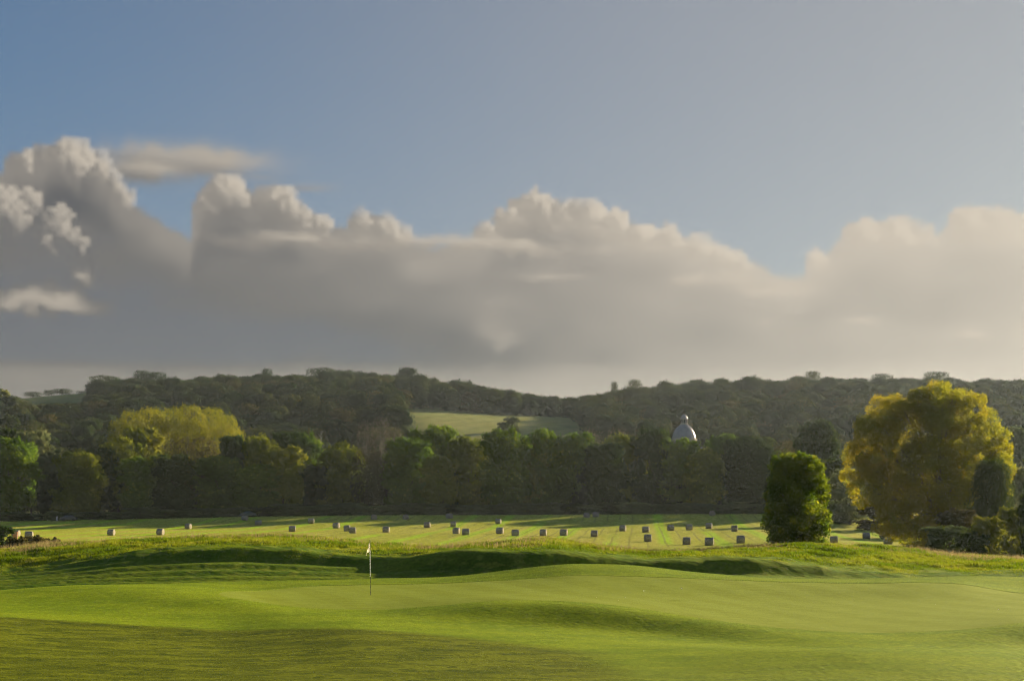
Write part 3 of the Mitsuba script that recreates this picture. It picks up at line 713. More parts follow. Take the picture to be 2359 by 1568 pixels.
def scatter(n, d0, d1, x0, x1, spacing, ok):
    xs = rng.uniform(x0, x1, n)
    ds = np.sqrt(rng.uniform(d0 ** 2, d1 ** 2, n))
    px = (xs - CX) / FOC * ds
    pts = np.stack([px, ds], 1)
    keep, grid = [], {}
    for i in range(n):
        if not ok(xs[i], ds[i]):
            continue
        c = (int(px[i] // spacing), int(ds[i] // spacing))
        if any(((pts[j] - pts[i]) ** 2).sum() < spacing ** 2 for a in (-1, 0, 1) for b in (-1, 0, 1) for j in grid.get((c[0] + a, c[1] + b), ())):
            continue
        grid.setdefault(c, []).append(i)
        keep.append((xs[i], ds[i]))
    return keep


k = 0
for xv_, d in scatter(900, 402, 425, -150, 1960, 8.0, lambda x, d: True):
    g = ground_at(xv_, d)
    lim = np.interp(xv_, [0, 130, 240, 500, 730, 760, 860, 920, 1000, 1400, 1700, 1960], [1060, 1090, 1082, 1074, 1070, 1092, 1100, 1088, 1066, 1074, 1070, 1080])
    h = min((HY - lim) / FOC * d - g[2], 16) * rng.uniform(.8, 1)
    k += 1
    scene[f'back_wood__{k:03d}'] = plant(f'wood_tree_form_{k % 5}', g, h, h * rng.uniform(.55, .8), rng.uniform(0, 360))
tag('back_wood', 'dark shaded wood filling the space behind the field-edge trees', 'woodland', kind='stuff')


def meadow(x, d):
    top = np.interp(x, [905, 1180, 1345], [806, 838, 846])
    left = np.interp(d, [560, 700, 810], [930, 918, 908])
    return left < x < 1345 and d < top


def clearing(x, d):
    return (60 < x < 212 and 930 < d < 1058) or x < -200


def wooded(x, d):
    if meadow(x, d) or clearing(x, d):
        return False
    if abs(x - 1576) < 75 and d < 645:
        return False
    if 1330 < x < 1500 and d < 640:
        return False
    if 740 < x < 925 and d < 600:
        return False
    return True


SKYLINE = ([216, 240, 330, 500, 740, 900, 1000, 1100, 1200, 1270, 1330, 1370, 1420, 1500, 1600, 1870, 2359], [888, 880, 874, 868, 858, 868, 881, 899, 910, 919, 934, 919, 898, 886, 874, 870, 875])
k = 0
for xv_, d in scatter(16000, 545, 1075, -330, 2680, 9.6, wooded):
    g = ground_at(xv_, d)
    h = rng.uniform(11.5, 18.5) if d < 900 else rng.uniform(8.5, 14) if d < 1010 else rng.uniform(7, 10)
    h = min(h, (HY + rng.choice([-9, -2, 4, 9, 13, 19]) * rng.uniform(.6, 1.1) - np.interp(xv_, *SKYLINE)) / FOC * d - g[2])
    if h < 4:
        continue
    if xv_ < 216:                                             # low growth below the skyline field
        h = min(h, (HY - np.interp(xv_, [-300, 30, 60, 200, 216], [905, 912, 930, 928, 905])) / FOC * d - g[2])
        if h < 4:
            continue
    k += 1
    f = f'wood_tree_form_{int(rng.integers(0, 5))}' if rng.random() > .06 else 'thin_wood_form'
    w = 'hillside_wood' if xv_ < 905 else 'hillside_wood_001' if xv_ < 1345 else 'hillside_wood_002'
    scene[f'{w}__{k:04d}'] = plant(f, g - [0, 0, .4], h, rng.uniform(10, 15.5), rng.uniform(0, 360))
tag('hillside_wood', 'hazy dark woodland covering the left hill', 'woodland', kind='stuff')
tag('hillside_wood_001', 'dark band of woodland above the hillside meadow', 'woodland', kind='stuff')
tag('hillside_wood_002', 'hazy dark woodland covering the right hill behind the dome', 'woodland', kind='stuff')

SK = 'trees standing out on the hill skyline'
for a in [
    ('ridge_tree_form_0', 240, 866, 72, 985, 'big round dark tree standing out at the left end of the wooded ridge'),
    ('ridge_tree_form_1', 330, 855, 46, 985, 'tall airy tree with sky showing through, left one of a pair on the left ridge'),
    ('ridge_tree_form_0', 362, 858, 44, 990, 'airy tree, right one of a pair on the left ridge'),
    ('ridge_tree_form_0', 615, 850, 26, 1000, 'small round tree poking above the middle of the left ridge'),
    ('ridge_tree_form_0', 740, 848, 70, 1000, 'broad tree on the summit of the left ridge'),
    ('ridge_tree_form_1', 806, 853, 24, 1000, 'little flat-topped tree right of the broad summit tree'),
    ('umbrella_tree_form', 938, 848, 48, 985, 'umbrella-shaped tree at the right shoulder of the left ridge'),
    ('umbrella_tree_form', 1352, 911, 44, 960, 'flat umbrella-shaped tree at the left end of the right ridge'),
    ('ridge_tree_form_0', 1415, 880, 18, 960, 'small topknot tree on the left slope of the right ridge'),
    ('ridge_tree_form_0', 1462, 875, 34, 960, 'leaning tree left of the main crown of the right ridge'),
    ('ridge_tree_form_0', 1872, 856, 38, 990, 'tall round tree standing above the right ridge left of the golden tree'),
    ('ridge_tree_form_1', 2032, 862, 50, 995, 'low flat-topped tree on the right ridge beside the golden tree top'),
    ('ridge_tree_form_0', 2155, 857, 60, 1000, 'rounded tree on the right ridge behind the golden tree top'),
    ('ridge_tree_form_0', 76, 903, 42, 1064, 'low dark tree at the left of the skyline field'),
    ('ridge_tree_form_0', 112, 899, 26, 1064, 'small round tree left of the larger one on the skyline field'),
    ('ridge_tree_form_0', 144, 896, 46, 1064, 'dark domed tree in the middle of the skyline field'),
    ('ridge_tree_form_0', 196, 901, 40, 1064, 'low tree at the right end of the skyline field'),
    ('bright_tree_form', 4, 897, 46, 900, 'yellow green tree cut by the left edge on the skyline'),
    ('bright_tree_form', 643, 922, 66, 800, 'round olive yellow tree among the dark wood above the row left of centre'),
    ('pale_tree_form', 1178, 960, 40, 655, 'pale hazy tree standing in the hillside meadow'),
    ('pale_tree_form', 1158, 972, 30, 650, 'smaller pale hazy bush in the hillside meadow'),
]:
    tree('ridge_tree' if a[4] > 890 else 'hillside_tree', *a[:5], a[5], grp=SK if a[4] > 890 else None, sink=.6)
TW = 'leafless hazy trees behind the field-edge row'
for xv_, top, w, d, lab in [(842, 972, 44, 470, 'leafless hazy tree left of the meadow, leftmost of three'), (880, 962, 50, 475, 'leafless hazy tree left of the meadow, tallest of three'), (912, 985, 44, 470, 'leafless hazy tree nearest the meadow edge'),
                            (722, 1000, 30, 440, 'thin leafless tree beside the pale bare stem'), (1365, 990, 60, 500, 'brownish bare tree below the gap in the ridges'), (1425, 984, 60, 505, 'brownish bare tree midway between the gap and the dome'), (1480, 988, 50, 500, 'brownish bare tree left of the dome')]:
    tree('bare_tree', 'twiggy_tree_form', xv_, top, w, d, lab, grp=TW)
# pale bare birch stem
g = ground_at(739, 425)
h = (HY - 992) / FOC * 425 - g[2]
parts = [tube([(0, 0, -.2), (.1, 0, h * .4), (-.15, 0, h * .75), (.1, 0, h)], [.22, .19, .14, .04], 8)]
for i in range(14):
    z = h * (.5 + .035 * i)
    a = i * 2.4
    parts.append(tube([(0, 0, z), (.7 * math.cos(a), .7 * math.sin(a), z + .9), (1.2 * math.cos(a), 1.2 * math.sin(a), z + 1.3)], [.07, .05, .02], 5))
v, f = join(parts)
scene['birch_tree'] = mikit.ply((v + g, f), 'bark_pale', smooth=True)
tag('birch_tree', 'pale bare birch stem in the gap of the row left of centre', 'tree')

# ---- right-hand group round the golden tree
rng = np.random.default_rng(33)
g = ground_at(2165, 212)
lb = []
for (cx, cy, r) in [(2140, 945, 58), (2080, 955, 60), (2200, 955, 58), (2020, 1000, 58), (2260, 1010, 56), (2140, 1000, 80), (2000, 1060, 56), (2090, 1070, 80), (2200, 1070, 80), (2280, 1080, 44), (1985, 1135, 38), (2040, 1140, 62),
                    (2130, 1150, 74), (2210, 1150, 66), (2310, 1050, 26), (2085, 1205, 50), (2150, 1215, 50), (1965, 1100, 26), (2175, 922, 36), (2105, 926, 36), (2300, 1000, 24), (2240, 945, 40), (1990, 1035, 44), (1998, 995, 42), (2045, 950, 48), (2295, 1040, 42), (2285, 1120, 46), (2250, 1180, 50), (2030, 1190, 50), (1985, 1085, 46), (2190, 1225, 48), (2100, 1235, 44), (2255, 975, 46), (2160, 925, 50)]:
    q = at(cx, cy, 212) - g
    rr = r / FOC * 212
    off = 3.0 * rng.uniform(-1, 1) if r > 50 else rng.uniform(-2.5, 2.5)
    lb.append((q[0], off, q[2], rr, rr * .92))
    lb.append((q[0] * .9, off + rng.choice([-1, 1]) * rng.uniform(3, 6), q[2], rr * .85, rr * .8))
for cx, cy, r, off in [(2165, 1130, 52, -7), (2150, 1190, 56, -7), (2205, 1180, 50, -7.5), (2110, 1170, 50, -7), (2180, 1080, 50, -8), (2120, 1100, 50, -8), (2230, 1130, 40, -7)]:   # boughs on the near side
    q = at(cx, cy, 212) - g
    lb.append((q[0], off, q[2], r / FOC * 212, r / FOC * 190))
small = []
for L in lb:
    for i in range(13):
        u = rng.normal(0, 1, 3)
        u /= np.linalg.norm(u)
        small.append((L[0] + u[0] * L[3] * .75, L[1] + u[1] * L[3] * .75, L[2] + u[2] * L[4] * .82, L[3] * .31, L[4] * .31))
crown = crown_from(rng, small, 200000, .13, .55, 0, 0, .05)
stems = [tube([(0, 0, -.5), (.1, 0, 3), (.3, .2, 8), (.2, .4, 15), (.4, .2, 21)], [.62, .5, .38, .22, .06], 10)]
for L in lb:
    c = np.array(L[:3])
    z0 = max(2.0, c[2] * rng.uniform(.25, .5))
    m = np.array([c[0] * .45, c[1] * .45, z0 + (c[2] - z0) * .6])
    stems.append(tube([(0, 0, z0), m, c, c + (c - m) * .15], [.12, .08, .04, .015], 6))
    for i in range(5):
        u = rng.normal(0, 1, 3)
        u *= L[3] * .7 / np.linalg.norm(u)
        stems.append(tube([m * .3 + c * .7, c + u * .5, c + u], [.025, .018, .01], 5))
scene['golden_tree__crown'] = leafy((crown[0] + g, crown[1], crown[2]), 'leaf_gold')
v, f = join(stems)
scene['golden_tree__trunk'] = mikit.ply((v + g, f), 'bark', smooth=True)
tag('golden_tree', 'huge rounded tree in golden autumn leaf at the right', 'tree')

# lone round maple on the mound
rng = np.random.default_rng(34)
DM = 119.0
g = ground_at(1832, DM)
lb = []
for (cx, cy, r) in [(1840, 1080, 34), (1808, 1086, 30), (1872, 1088, 30), (1885, 1120, 26), (1795, 1112, 26), (1840, 1120, 50), (1780, 1115, 14), (1775, 1150, 20), (1895, 1155, 16), (1800, 1150, 36), (1872, 1150, 34), (1840, 1165, 56), (1788, 1185, 32), (1890, 1180, 22),
                    (1880, 1195, 34), (1840, 1205, 56), (1790, 1215, 36), (1880, 1222, 30), (1840, 1235, 50), (1800, 1240, 34), (1870, 1248, 30), (1855, 1060, 18), (1825, 1060, 18), (1800, 1074, 28), (1840, 1072, 30), (1868, 1076, 26), (1784, 1135, 24), (1892, 1140, 22), (1778, 1200, 18)]:
    q = at(cx, cy, DM) - g
    rr = r / FOC * DM
    for s in (-1, 0, 1) if r > 24 else (0,):
        lb.append((q[0] * (1 - .12 * abs(s)), s * rr * rng.uniform(.7, 1.1), q[2], rr, rr))
small = []
for L in lb:
    for i in range(10):
        u = rng.normal(0, 1, 3)
        u /= np.linalg.norm(u)
        small.append((L[0] + u[0] * L[3] * .8, L[1] + u[1] * L[3] * .8, max(.2, L[2] + u[2] * L[4] * .8), L[3] * .32, L[4] * .32))
crown = crown_from(rng, small, 44000, .098, .45, 0, .35, .2)
stems = [tube([(0, 0, -.3), (.03, 0, 1.2), (0, .05, 3), (.05, 0, 5.6)], [.13, .11, .09, .02], 8)]
for L in lb[::3]:
    c = np.array(L[:3])
    z0 = max(.6, c[2] * .5)
    stems.append(tube([(0, 0, z0), (c[0] * .5, c[1] * .5, z0 + (c[2] - z0) * .6), c], [.05, .035, .012], 5))
scene['maple_tree__crown'] = leafy((crown[0] + g, crown[1], crown[2]), 'leaf_maple')
v, f = join(stems)
scene['maple_tree__trunk'] = mikit.ply((v + g, f), 'bark', smooth=True)
tag('maple_tree', 'lone bushy dark green tree with lit edges on the grassy mound', 'tree')

for a in [
    ('conifer_tree', 'cone_tree_form', 2284, 1062, 118, 198, 'dark blunt conical tree in front of the golden tree', 'tree'),
    ('shrub', 'pale_shrub_form', 1958, 1078, 100, 338, 'tall pale rounded shrub at the lower left of the golden tree', 'shrub'),
    ('shrub', 'shrub_form_0', 1935, 1152, 70, 342, 'green shrub at the foot of the tall pale shrub', 'shrub'),
    ('shrub', 'shrub_form_2', 2012, 1160, 90, 324, 'reddish olive shrub under the left boughs of the golden tree', 'shrub'),
    ('shrub', 'shrub_form_0', 2066, 1185, 90, 292, 'dark green shrub at the right end of the hay field', 'shrub'),
    ('shrub', 'shrub_form_1', 2118, 1200, 100, 240, 'dark shrub below the trunk of the golden tree', 'shrub'),
    ('shrub', 'shrub_form_2', 2205, 1170, 110, 185, 'brownish shrub between the golden tree and the conical tree', 'shrub'),
    ('shrub', 'shrub_form_0', 2180, 1208, 110, 172, 'olive green shrub low behind the right mound', 'shrub'),
    ('shrub', 'yellow_shrub_form', 2272, 1190, 86, 165, 'round shrub with a yellow lit top near the right edge', 'shrub'),
    ('shrub', 'yellow_shrub_form', 2330, 1168, 80, 172, 'light green shrub right of the yellow topped round shrub', 'shrub'),
    ('shrub', 'shrub_form_1', 2240, 1225, 80, 158, 'small dark shrub left of the yellow topped round shrub', 'shrub'),
    ('broadleaf_tree', DK[0], 2385, 1120, 80, 165, 'dark tree cut off by the right edge beside the shrubs', 'tree'),
    ('broadleaf_tree', 'pale_tree_form', 2345, 1078, 90, 265, 'pale grey green tree behind the conical tree at the right edge', 'tree'),
    ('broadleaf_tree', 'pale_tree_form', 2350, 985, 110, 420, 'hazy pale tree behind the right side of the golden tree', 'tree'),
    ('broadleaf_tree', E[1], 2010, 1010, 120, 380, 'hazy green tree behind the left side of the golden tree', 'tree'),
    ('broadleaf_tree', E[3], 2420, 1000, 120, 330, 'green tree just past the right edge', 'tree'),
]:
    tree(a[0], *a[1:6], a[6], a[7])

# ------------------------------------------------------------------ hay bales
def straw_fn(p, n, uv):
    a = fbm(p.x * 6, p.y * 6, p.z * 6, 3)
    b = noise(p.x * 25, p.y * 25, p.z * 40)
    return mix((.18, .17, .155), (.34, .322, .288), smoothstep(.25, .75, a)) * (.7 + .6 * b)


scene['straw'] = {'type': 'twosided', 'bsdf': {'type': 'diffuse', 'reflectance': mikit.proc(straw_fn)}}
scene['straw_end'] = {'type': 'twosided', 'bsdf': {'type': 'diffuse', 'reflectance': mikit.proc(lambda p, n, uv: mix((.20, .18, .145), (.36, .325, .26), fbm(p.x * 7, p.y * 7, p.z * 7, 3)))}}
BALE_R, BALE_L = .70, 1.32


def bale_meshes(seed):
    r = np.random.default_rng(seed)
    prof = [(BALE_R - .11, -BALE_L / 2), (BALE_R - .035, -BALE_L / 2 + .04)] + [(BALE_R, t) for t in np.linspace(-BALE_L / 2 + .12, BALE_L / 2 - .12, 7)] + [(BALE_R - .035, BALE_L / 2 - .04), (BALE_R - .11, BALE_L / 2)]
    v, f = lathe(prof, 40)
    n = meshkit.fbm(v * 4 + seed, 3, seed) - .5
    v[:, :2] *= (1 + .07 * n)[:, None]
    v = v[:, [2, 0, 1]]                                       # axis along x
    low = v[:, 2] < -BALE_R * .86
    v[low, 2] = -BALE_R * .86 + .2 * (v[low, 2] + BALE_R * .86)
    ends = []
    for s in (-1, 1):
        pe = [(0.001, BALE_L / 2 + .035), (.2, BALE_L / 2 + .03), (.42, BALE_L / 2 + .018), (BALE_R - .115, BALE_L / 2 + .002)]
        e, ef = lathe(pe, 40)
        e[:, 2] += .03 * np.sin(np.hypot(e[:, 0], e[:, 1]) * 40) + .04 * (meshkit.noise(e * 6, seed) - .5)
        e = e[:, [2, 0, 1]]
        if s < 0:
            e = e * [-1, 1, 1]
        ends.append((e, ef))
    return v, f, ends


BM = []
for i in range(4):
    v, f, ends = bale_meshes(40 + i)
    BM.append((mikit.ply((v, f), 'straw', smooth=True), mikit.ply(ends[0], 'straw_end', smooth=True), mikit.ply(ends[1], 'straw_end', smooth=True)))
BALES = [
    (321, 1533.6, 19, 's', 'round hay bale alone at the left of the sunny field'),
    (462.5, 1533, 18, 's', 'round hay bale sunk in pale grass left of centre, second lone bale from the left'),
    (543, 1516, 17, 's', 'lone round hay bale high in the sunny left part of the field'),
    (706, 1492, 16, 't', 'shaded round hay bale in front of the dark parked car'),
    (745, 1506, 17, 's', 'round hay bale at the edge of the tree shadow right of the dark car'),
    (843, 1523, 18, 's', 'round hay bale half sunk in grass left of the flag'),
    (897.5, 1501, 16, 's', 'round hay bale in the shade strip above the bale sunk in grass'),
    (970, 1514, 17, 't', 'round hay bale turned to show its lit end above a touching pair'),
    (1001, 1523, 17, 's', 'left bale of the touching pair of round bales'),
    (1017, 1528, 18, 's', 'right, nearer bale of the touching pair of round bales'),
    (1078.5, 1490, 15, 'e', 'shaded round bale showing its round face, straight above the flagpole'),
    (1113.6, 1526, 17, 's', 'round hay bale just right of the flag'),
    (1170, 1490, 15, 'e', 'shaded round bale showing its round face, second by the hedge right of the flag'),
    (1232, 1512.5, 16, 's', 'round hay bale on the shadow line, left of the two bales there'),
    (1296, 1486, 17, 't', 'shaded round bale by the hedge above the centre of the field'),
    (1307, 1511, 16, 's', 'round hay bale on the shadow line above a side by side pair'),
    (1316, 1530, 17, 's', 'left bale of the loose pair right of the flag'),
    (1343, 1533.6, 17, 's', 'right bale of the loose pair right of the flag'),
    (1437, 1502.5, 15, 's', 'dim round hay bale in the shade below the meadow'),
    (1442, 1530, 17, 's', 'round hay bale straight below the dim shaded bale in mid field'),
    (1486, 1536, 17, 's', 'round hay bale left of the bright green windrows'),
    (1567, 1536, 17, 's', 'round hay bale at the left of the striped part of the field'),
    (1626, 1535, 17, 's', 'round hay bale between two bright green windrows'),
    (1714, 1539, 17, 's', 'round hay bale sunk in grass beside the pale wheel tracks'),
    (1692, 1485, 14, 't', 'shaded bale by the hedge, left of the two close together'),
    (1718, 1483, 14, 's', 'shaded bale by the hedge, right of the two close together'),
    (1796, 1523, 16, 's', 'dark round bale right of the pale wheel tracks'),
    (1862.5, 1526, 17, 's', 'round hay bale straight above a larger bale near the right'),
    (1868.6, 1551, 20, 's', 'larger round hay bale straight below a smaller one, right of centre'),
    (1934, 1521, 17, 's', 'round hay bale with a long shadow to its left, under the dome'),
    (1987.5, 1520, 16, 's', 'round hay bale with a long shadow right of the one under the dome'),
    (1980, 1558, 24, 's', 'largest round hay bale, near the right mound'),
    (2044.6, 1516, 15, 's', 'round hay bale highest in the sunny right part of the field'),
    (2046, 1561, 22, 's', 'large round hay bale right of the largest one'),
    (2053.6, 1479, 15, 'e', 'dim round face of a bale against the hedge at the right'),
    (2118, 1524, 16, 's', 'round hay bale upper left of the lone round tree'),
    (2136, 1556, 19, 's', 'round hay bale next to the lower left of the lone round tree'),
    (2405, 1555.5, 20, 's', 'round hay bale just right of the lone round tree'),
    (2498, 1544, 17, 's', 'round hay bale in the shaded right corner of the field'),
    (2561, 1560, 17, 's', 'dim round bale hidden in grass under the golden tree'),
    (2681.7, 1588, 24, 's', 'round bale with only its pale top showing over the right mound'),
    (46, 1537, 18, 's', 'round bale beside the salmon pink panel at the left edge'),
    (84, 1541, 20, 's', 'round bale half hidden by scrub at the left'),
]
rng = np.random.default_rng(12)
for i, (sx, sy, w, kind, lab) in enumerate(BALES):
    xv_ = sx / 1.2518
    yb = (sy + w * .5) / 1.2518
    d = BALE_L * FOC / (w / 1.2518)
    dsx = np.arange(190, 366, .5)
    gx = (xv_ - CX) / FOC * dsx
    ys = HY - FOC * land(gx, dsx) / dsx
    ok = dsx[np.argmin(np.abs(ys - yb) + .02 * np.abs(dsx - d))]
    g = ground_at(xv_, ok)
    rot = {'s': -5, 't': -32, 'e': -86}[kind] + rng.uniform(-13, 13)
    key = numbered('hay_bale')
    tw = T().translate([float(g[0]), float(g[1]), float(g[2] + BALE_R * .82)]).rotate([0, 0, 1], float(rot)).rotate([0, 1, 0], float(rng.uniform(-3, 3))).scale([float(rng.uniform(.92, 1.06)), float(rng.uniform(.95, 1.06)), float(rng.uniform(.93, 1.03))])
    m = BM[i % 4]
    scene[key + '__wrap'] = {**m[0], 'to_world': tw}
    scene[key + '__end_face'] = {**m[1], 'to_world': tw}
    scene[key + '__end_face_001'] = {**m[2], 'to_world': tw}
    tag(key, lab, 'hay bale', 'round hay bales scattered over the field')

# ------------------------------------------------------------------ flag, balls
scene['flag_white'] = {'type': 'principledthin', 'base_color': rgb(.82, .78, .68), 'roughness': .7, 'spec_trans': 0.0, 'diff_trans': .8, 'eta': 1.3}
scene['white_paint'] = {'type': 'twosided', 'bsdf': {'type': 'principled', 'base_color': rgb(.8, .8, .8), 'roughness': .35, 'specular': .5}}
scene['black_paint'] = {'type': 'twosided', 'bsdf': {'type': 'principled', 'base_color': rgb(.02, .02, .02), 'roughness': .35, 'specular': .5}}
scene['grey_paint'] = {'type': 'twosided', 'bsdf': {'type': 'principled', 'base_color': rgb(.10, .10, .09), 'roughness': .4, 'specular': .5}}
g = ground_at(853.5, 54.0)
g[2] -= .03
PR = .013
HT = 2.14


def cyl(z0, z1, r, lean=-.012):
    v, f = lathe([(.0005, z0), (r, z0), (r, z1), (.0005, z1)], 16)
    v[:, 0] += lean * v[:, 2]
    return v + g, f


scene['golf_flag__lower_pole'] = mikit.ply(cyl(-.05, .735, PR * .85), 'black_paint', smooth=40)
scene['golf_flag__middle_pole'] = mikit.ply(cyl(.735, 1.74, PR * 1.15), 'white_paint', smooth=40)
scene['golf_flag__upper_pole'] = mikit.ply(cyl(1.74, HT, PR), 'grey_paint', smooth=40)
# hanging cloth with folds: hoisted along the pole and fallen
u, w = np.meshgrid(np.linspace(0, 1, 26), np.linspace(0, 1, 22), indexing='ij')          # u along the fly, w down the hoist
xf = -.012 - .155 * u ** .8 * (.25 + .75 * w) + .02 * np.sin(w * 7 + u * 9) * u
yf = .05 * np.sin(u * 11 + w * 2) * (.3 + u)
zf = 2.08 - .36 * w - .17 * u * (1 + .25 * (1 - w)) - .02 * np.sin(u * 9)
fv = np.stack([xf - .012 * zf, yf, zf], -1).reshape(-1, 3) + g
i, j = np.meshgrid(np.arange(25), np.arange(21), indexing='ij')
a = (i * 22 + j).ravel()
q = np.stack([a, a + 22, a + 23, a + 1], 1)
scene['golf_flag__flag'] = mikit.ply((fv, np.vstack([q[:, [0, 1, 2]], q[:, [0, 2, 3]]])), 'flag_white', smooth=True)
labels['golf_flag__lower_pole'] = {'label': 'black lower section of the flagpole'}
labels['golf_flag__middle_pole'] = {'label': 'white middle section of the flagpole'}
tag('golf_flag', 'white limp golf flag on a black and white pole in the green', 'flag')

ball = trimesh.creation.icosphere(3, .0225)
BALL = mikit.ply((np.array(ball.vertices), np.array(ball.faces)), 'white_paint', smooth=True)
for sx, sy, lab in [(1802, 1722, 'white golf ball nearest the front mound, lowest of the three'), (1857, 1702.5, 'white golf ball between the two others in mid green'), (1966, 1695, 'white golf ball farthest up the green, rightmost of the three'), (2879, 1756, 'lone golf ball at the right end of the green')]:
    xv_, yv = sx / 1.2518, sy / 1.2518
    ds = np.arange(44, 62, .05)
    ys = HY - FOC * (land((xv_ - CX) / FOC * ds, ds)) / ds
    g = ground_at(xv_, ds[np.argmin(np.abs(ys - yv))])
    key = numbered('golf_ball')
    scene[key] = {**BALL, 'to_world': T().translate([float(g[0]), float(g[1]), float(g[2] - .012)])}
    tag(key, lab, 'golf ball', 'golf balls on the green')

# ------------------------------------------------------------------ domed church among the trees
diffuse('limestone', mikit.proc(lambda p, n, uv: mix((.34, .32, .28), (.46, .43, .38), fbm(p.x * .8, p.y * .8, p.z * 2, 3))))
scene['lead_sheet'] = {'type': 'twosided', 'bsdf': {'type': 'principled', 'base_color': mikit.proc(lambda p, n, uv: mix((.22, .225, .235), (.34, .345, .35), fbm(p.x * 1.5, p.y * 1.5, p.z * .6, 3))), 'roughness': .42, 'metallic': .25, 'specular': .5}}
diffuse('slate', (.09, .095, .105))
diffuse('dark_opening', (.02, .02, .02))
DD = 600.0
q = at(1576, 1010, DD)
gz = float(land(q[0], q[1]))
U = DD / FOC
zb = q[2]                                                     # springing of the dome
R = 26.8 * U


def put(mesh, bsdf, key, s=30):
    scene['domed_church__' + key] = mikit.ply((mesh[0] + [q[0], q[1], 0], mesh[1]), bsdf, smooth=s)


t = np.linspace(0, 1, 22)
prof = [(R * (math.cos(a * 1.38) ** .80 if a < 1 else .25), zb + 33 * U * a ** .92) for a in t]
prof = [(max(r, 8.2 * U), z) for r, z in prof]
put(lathe(prof, 48), 'lead_sheet', 'dome', True)
for i in range(16):
    a = i * math.pi / 8 + .1
    pts = [((r + .02) * math.cos(a), (r + .02) * math.sin(a), z) for r, z in prof[:-1]]
    put(tube(pts, [.14] * len(pts), 6), 'lead_sheet', 'dome__rib' if i == 0 else f'dome__rib_{i:03d}', True)
put(lathe([(9 * U, zb + 32 * U), (9 * U, zb + 33.5 * U), (7.8 * U, zb + 33.6 * U), (7.8 * U, zb + 45 * U), (8.6 * U, zb + 45.2 * U), (8.6 * U, zb + 46.5 * U), (.01, zb + 46.6 * U)], 16), 'limestone', 'lantern')
for i in range(8):
    a = i * math.pi / 4
    b_ = box(-.28, .28, -.06, .06, zb + 36 * U, zb + 43.5 * U)[0]
    m = box(-.28, .28, -.06, .06, zb + 36 * U, zb + 43.5 * U)
    rot = np.array([[math.cos(a), -math.sin(a), 0], [math.sin(a), math.cos(a), 0], [0, 0, 1]])
    vv = (m[0] + [0, -7.75 * U, 0]) @ rot.T
    put((vv, m[1]), 'dark_opening', 'lantern__window' if i == 0 else f'lantern__window_{i:03d}', False)
put(lathe([(8.2 * U, zb + 46.5 * U), (7.4 * U, zb + 49 * U), (5 * U, zb + 52.5 * U), (1.6 * U, zb + 55 * U), (.7 * U, zb + 56 * U), (.01, zb + 57.5 * U)], 24), 'lead_sheet', 'lantern_cap', True)
put(lathe([(R * 1.06, gz + 8), (R * 1.06, zb - .9), (R * 1.12, zb - .8), (R * 1.12, zb - .25), (R * .98, zb - .1), (R * .98, zb + .02)], 40), 'limestone', 'drum')
for i in range(12):
    a = i * math.pi / 6 + .26
    rot = np.array([[math.cos(a), -math.sin(a), 0], [math.sin(a), math.cos(a), 0], [0, 0, 1]])
    m = box(-.5, .5, -.08, .08, zb - 3.6, zb - 1.5)
    put(((m[0] + [0, -R * 1.06, 0]) @ rot.T, m[1]), 'dark_opening', 'drum__window' if i == 0 else f'drum__window_{i:03d}', False)
put(lathe([(R * 2.0, zb - 5.5), (R * 1.05, zb - 1.6)], 4), 'slate', 'roof', False)
put(box(-R * 1.45, R * 1.45, -R * 1.45, R * 1.45, gz - .5, zb - 5.5), 'limestone', 'wall', False)
tag('domed_church', 'church with a ribbed grey dome and pale lantern rising behind the tree row', 'church')

# ------------------------------------------------------------------ small things at the field's left side
def cubes_car(key, xv_, d, body, label, rot):
    g = ground_at(xv_, d)
    tw = T().translate([float(v) for v in g]).rotate([0, 0, 1], rot)
    side = np.array([(-2.1, .35), (-2.1, .8), (-1.95, .92), (-1.25, 1.0), (-.75, 1.42), (.75, 1.47), (1.45, 1.05), (2.0, .93), (2.12, .6), (2.1, .35)])
    import shapely.geometry as sg
    m = trimesh.creation.extrude_polygon(sg.Polygon(side), 1.68, engine='earcut')
    v = np.array(m.vertices)[:, [0, 2, 1]] - [0, .84, 0]
    v[:, 1] *= np.where(v[:, 2] > 1.1, .84, 1)
    scene[key + '__body'] = mikit.ply((v, np.array(m.faces)), body, to_world=tw)
    for i, s in enumerate((-1, 1)):
        gl = np.array([(-1.15, 1.02), (-.72, 1.36), (.72, 1.40), (1.3, 1.06)])
        m = trimesh.creation.extrude_polygon(sg.Polygon(gl), .03, engine='earcut')
        v = np.array(m.vertices)[:, [0, 2, 1]]
        v[:, 1] = s * (.80 - .10 * (v[:, 2] - 1.0) / .4) + (v[:, 1] - .015)
        scene[key + ('__window' if i == 0 else '__window_001')] = mikit.ply((v, np.array(m.faces)), 'car_glass', to_world=tw)
    k = 0
    for sx in (-1.3, 1.3):
        for s in (-1, 1):
            v, f = lathe([(.01, -.1), (.28, -.1), (.31, -.06), (.31, .06), (.28, .1), (.01, .1)], 20)
            v = v[:, [0, 2, 1]] + [sx, s * .78, .31]
            scene[key + ('__wheel' if k == 0 else f'__wheel_{k:03d}')] = mikit.ply((v, f), 'black_paint', smooth=40, to_world=tw)
            k += 1
    tag(key, label, 'car')


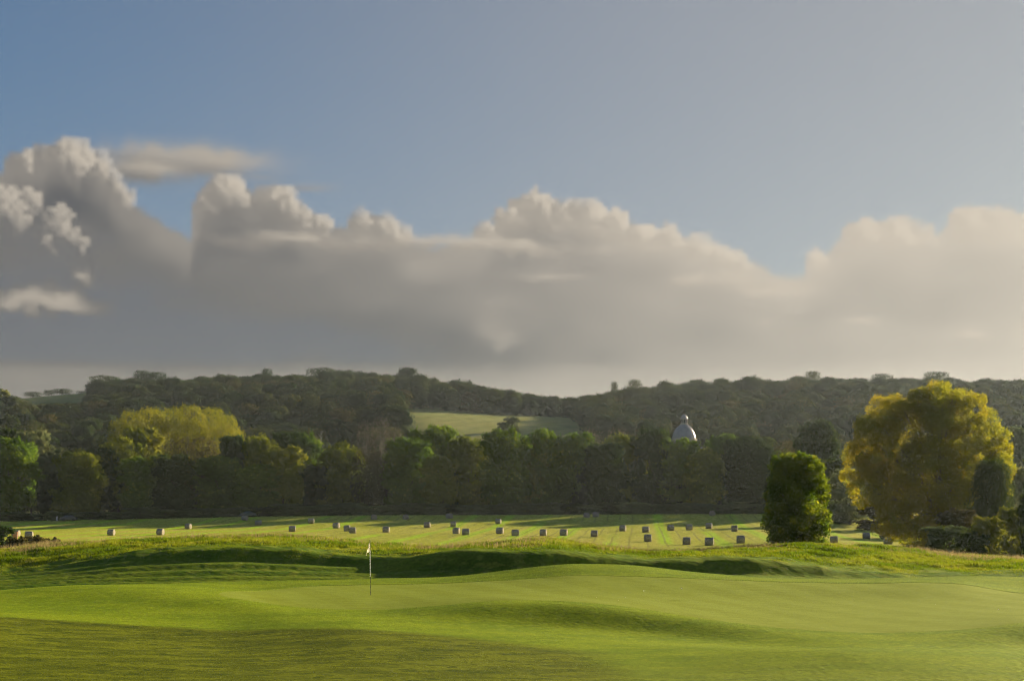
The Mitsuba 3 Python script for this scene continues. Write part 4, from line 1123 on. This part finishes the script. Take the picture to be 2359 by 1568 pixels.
scene['car_glass'] = {'type': 'twosided', 'bsdf': {'type': 'principled', 'base_color': rgb(.12, .15, .16), 'roughness': .12, 'metallic': .3, 'specular': .8}}
scene['car_dark'] = {'type': 'twosided', 'bsdf': {'type': 'principled', 'base_color': rgb(.05, .08, .075), 'roughness': .25, 'specular': .6, 'clearcoat': .6}}
scene['car_grey'] = {'type': 'twosided', 'bsdf': {'type': 'principled', 'base_color': rgb(.07, .075, .08), 'roughness': .3, 'specular': .6, 'clearcoat': .6}}
cubes_car('parked_car', 571, 366.5, 'car_dark', 'dark car parked at the hedge behind a shaded bale', 12)
cubes_car('parked_car_001', 158, 367, 'car_grey', 'grey car parked in deep shade by the hedge at the left', 6)
g = ground_at(131, 366)
v, f = lathe([(.01, -.1), (.16, -.1), (.16, 1.25), (.12, 1.3), (.01, 1.32)], 14)
scene['marker_post'] = mikit.ply((v + g, f), 'white_paint', smooth=40)
tag('marker_post', 'short white post in the shade beside the grey parked car', 'post')

diffuse('salmon_paint', mikit.proc(lambda p, n, uv: mix((.42, .20, .14), (.55, .29, .20), fbm(p.x * 5, p.y * 5, p.z * 7, 3))))
diffuse('old_wood', (.12, .10, .08))
DP = 228.0
g = ground_at(34, DP)
ph = (1243 - 1217) / FOC * DP
m = box(-.38, .38, -.06, .06, .25, ph + .5)
v = m[0].copy()
v[:, 0] += .10 * v[:, 2] - .1
scene['field_sign__board'] = mikit.ply((v + g, m[1]), 'salmon_paint')
for i, s in enumerate((-.33, .33)):
    m = box(s - .05, s + .05, .062, .15, -.3, ph + .2)
    v = m[0].copy()
    v[:, 0] += .10 * v[:, 2] - .1
    scene['field_sign__post' if i == 0 else 'field_sign__post_001'] = mikit.ply((v + g, m[1]), 'old_wood')
tag('field_sign', 'leaning plain salmon pink board on posts beside the dark bush at the left edge', 'board')
tree('shrub', 'shrub_form_1', 8, 1212, 56, 222, 'dark clipped bush at the left edge beside the salmon pink board', 'shrub')
for xv_, top, w, d, lab in [(40, 1236, 60, 160, 'low scrub at the foot of the salmon pink board'), (80, 1233, 70, 162, 'low scrub in front of the half hidden bale at the left'), (118, 1238, 56, 164, 'rightmost low scrub patch beside the half hidden bale')]:
    tree('shrub', 'shrub_form_2', xv_, top, w, d, lab, 'shrub')

# ------------------------------------------------------------------ haze
scene['haze_air'] = {'type': 'homogeneous', 'albedo': rgb(.92, .95, .97), 'sigma_t': rgb(.000038, .000044, .000054), 'phase': {'type': 'hg', 'g': 0.4}}
scene['haze'] = {'type': 'cube', 'to_world': T().translate([0, 1400, 50]).scale([2700, 1560, 75]), 'bsdf': {'type': 'null'}, 'interior': {'type': 'ref', 'id': 'haze_air'}}
tag('haze', 'thin evening haze over the valley', 'haze', kind='stuff')
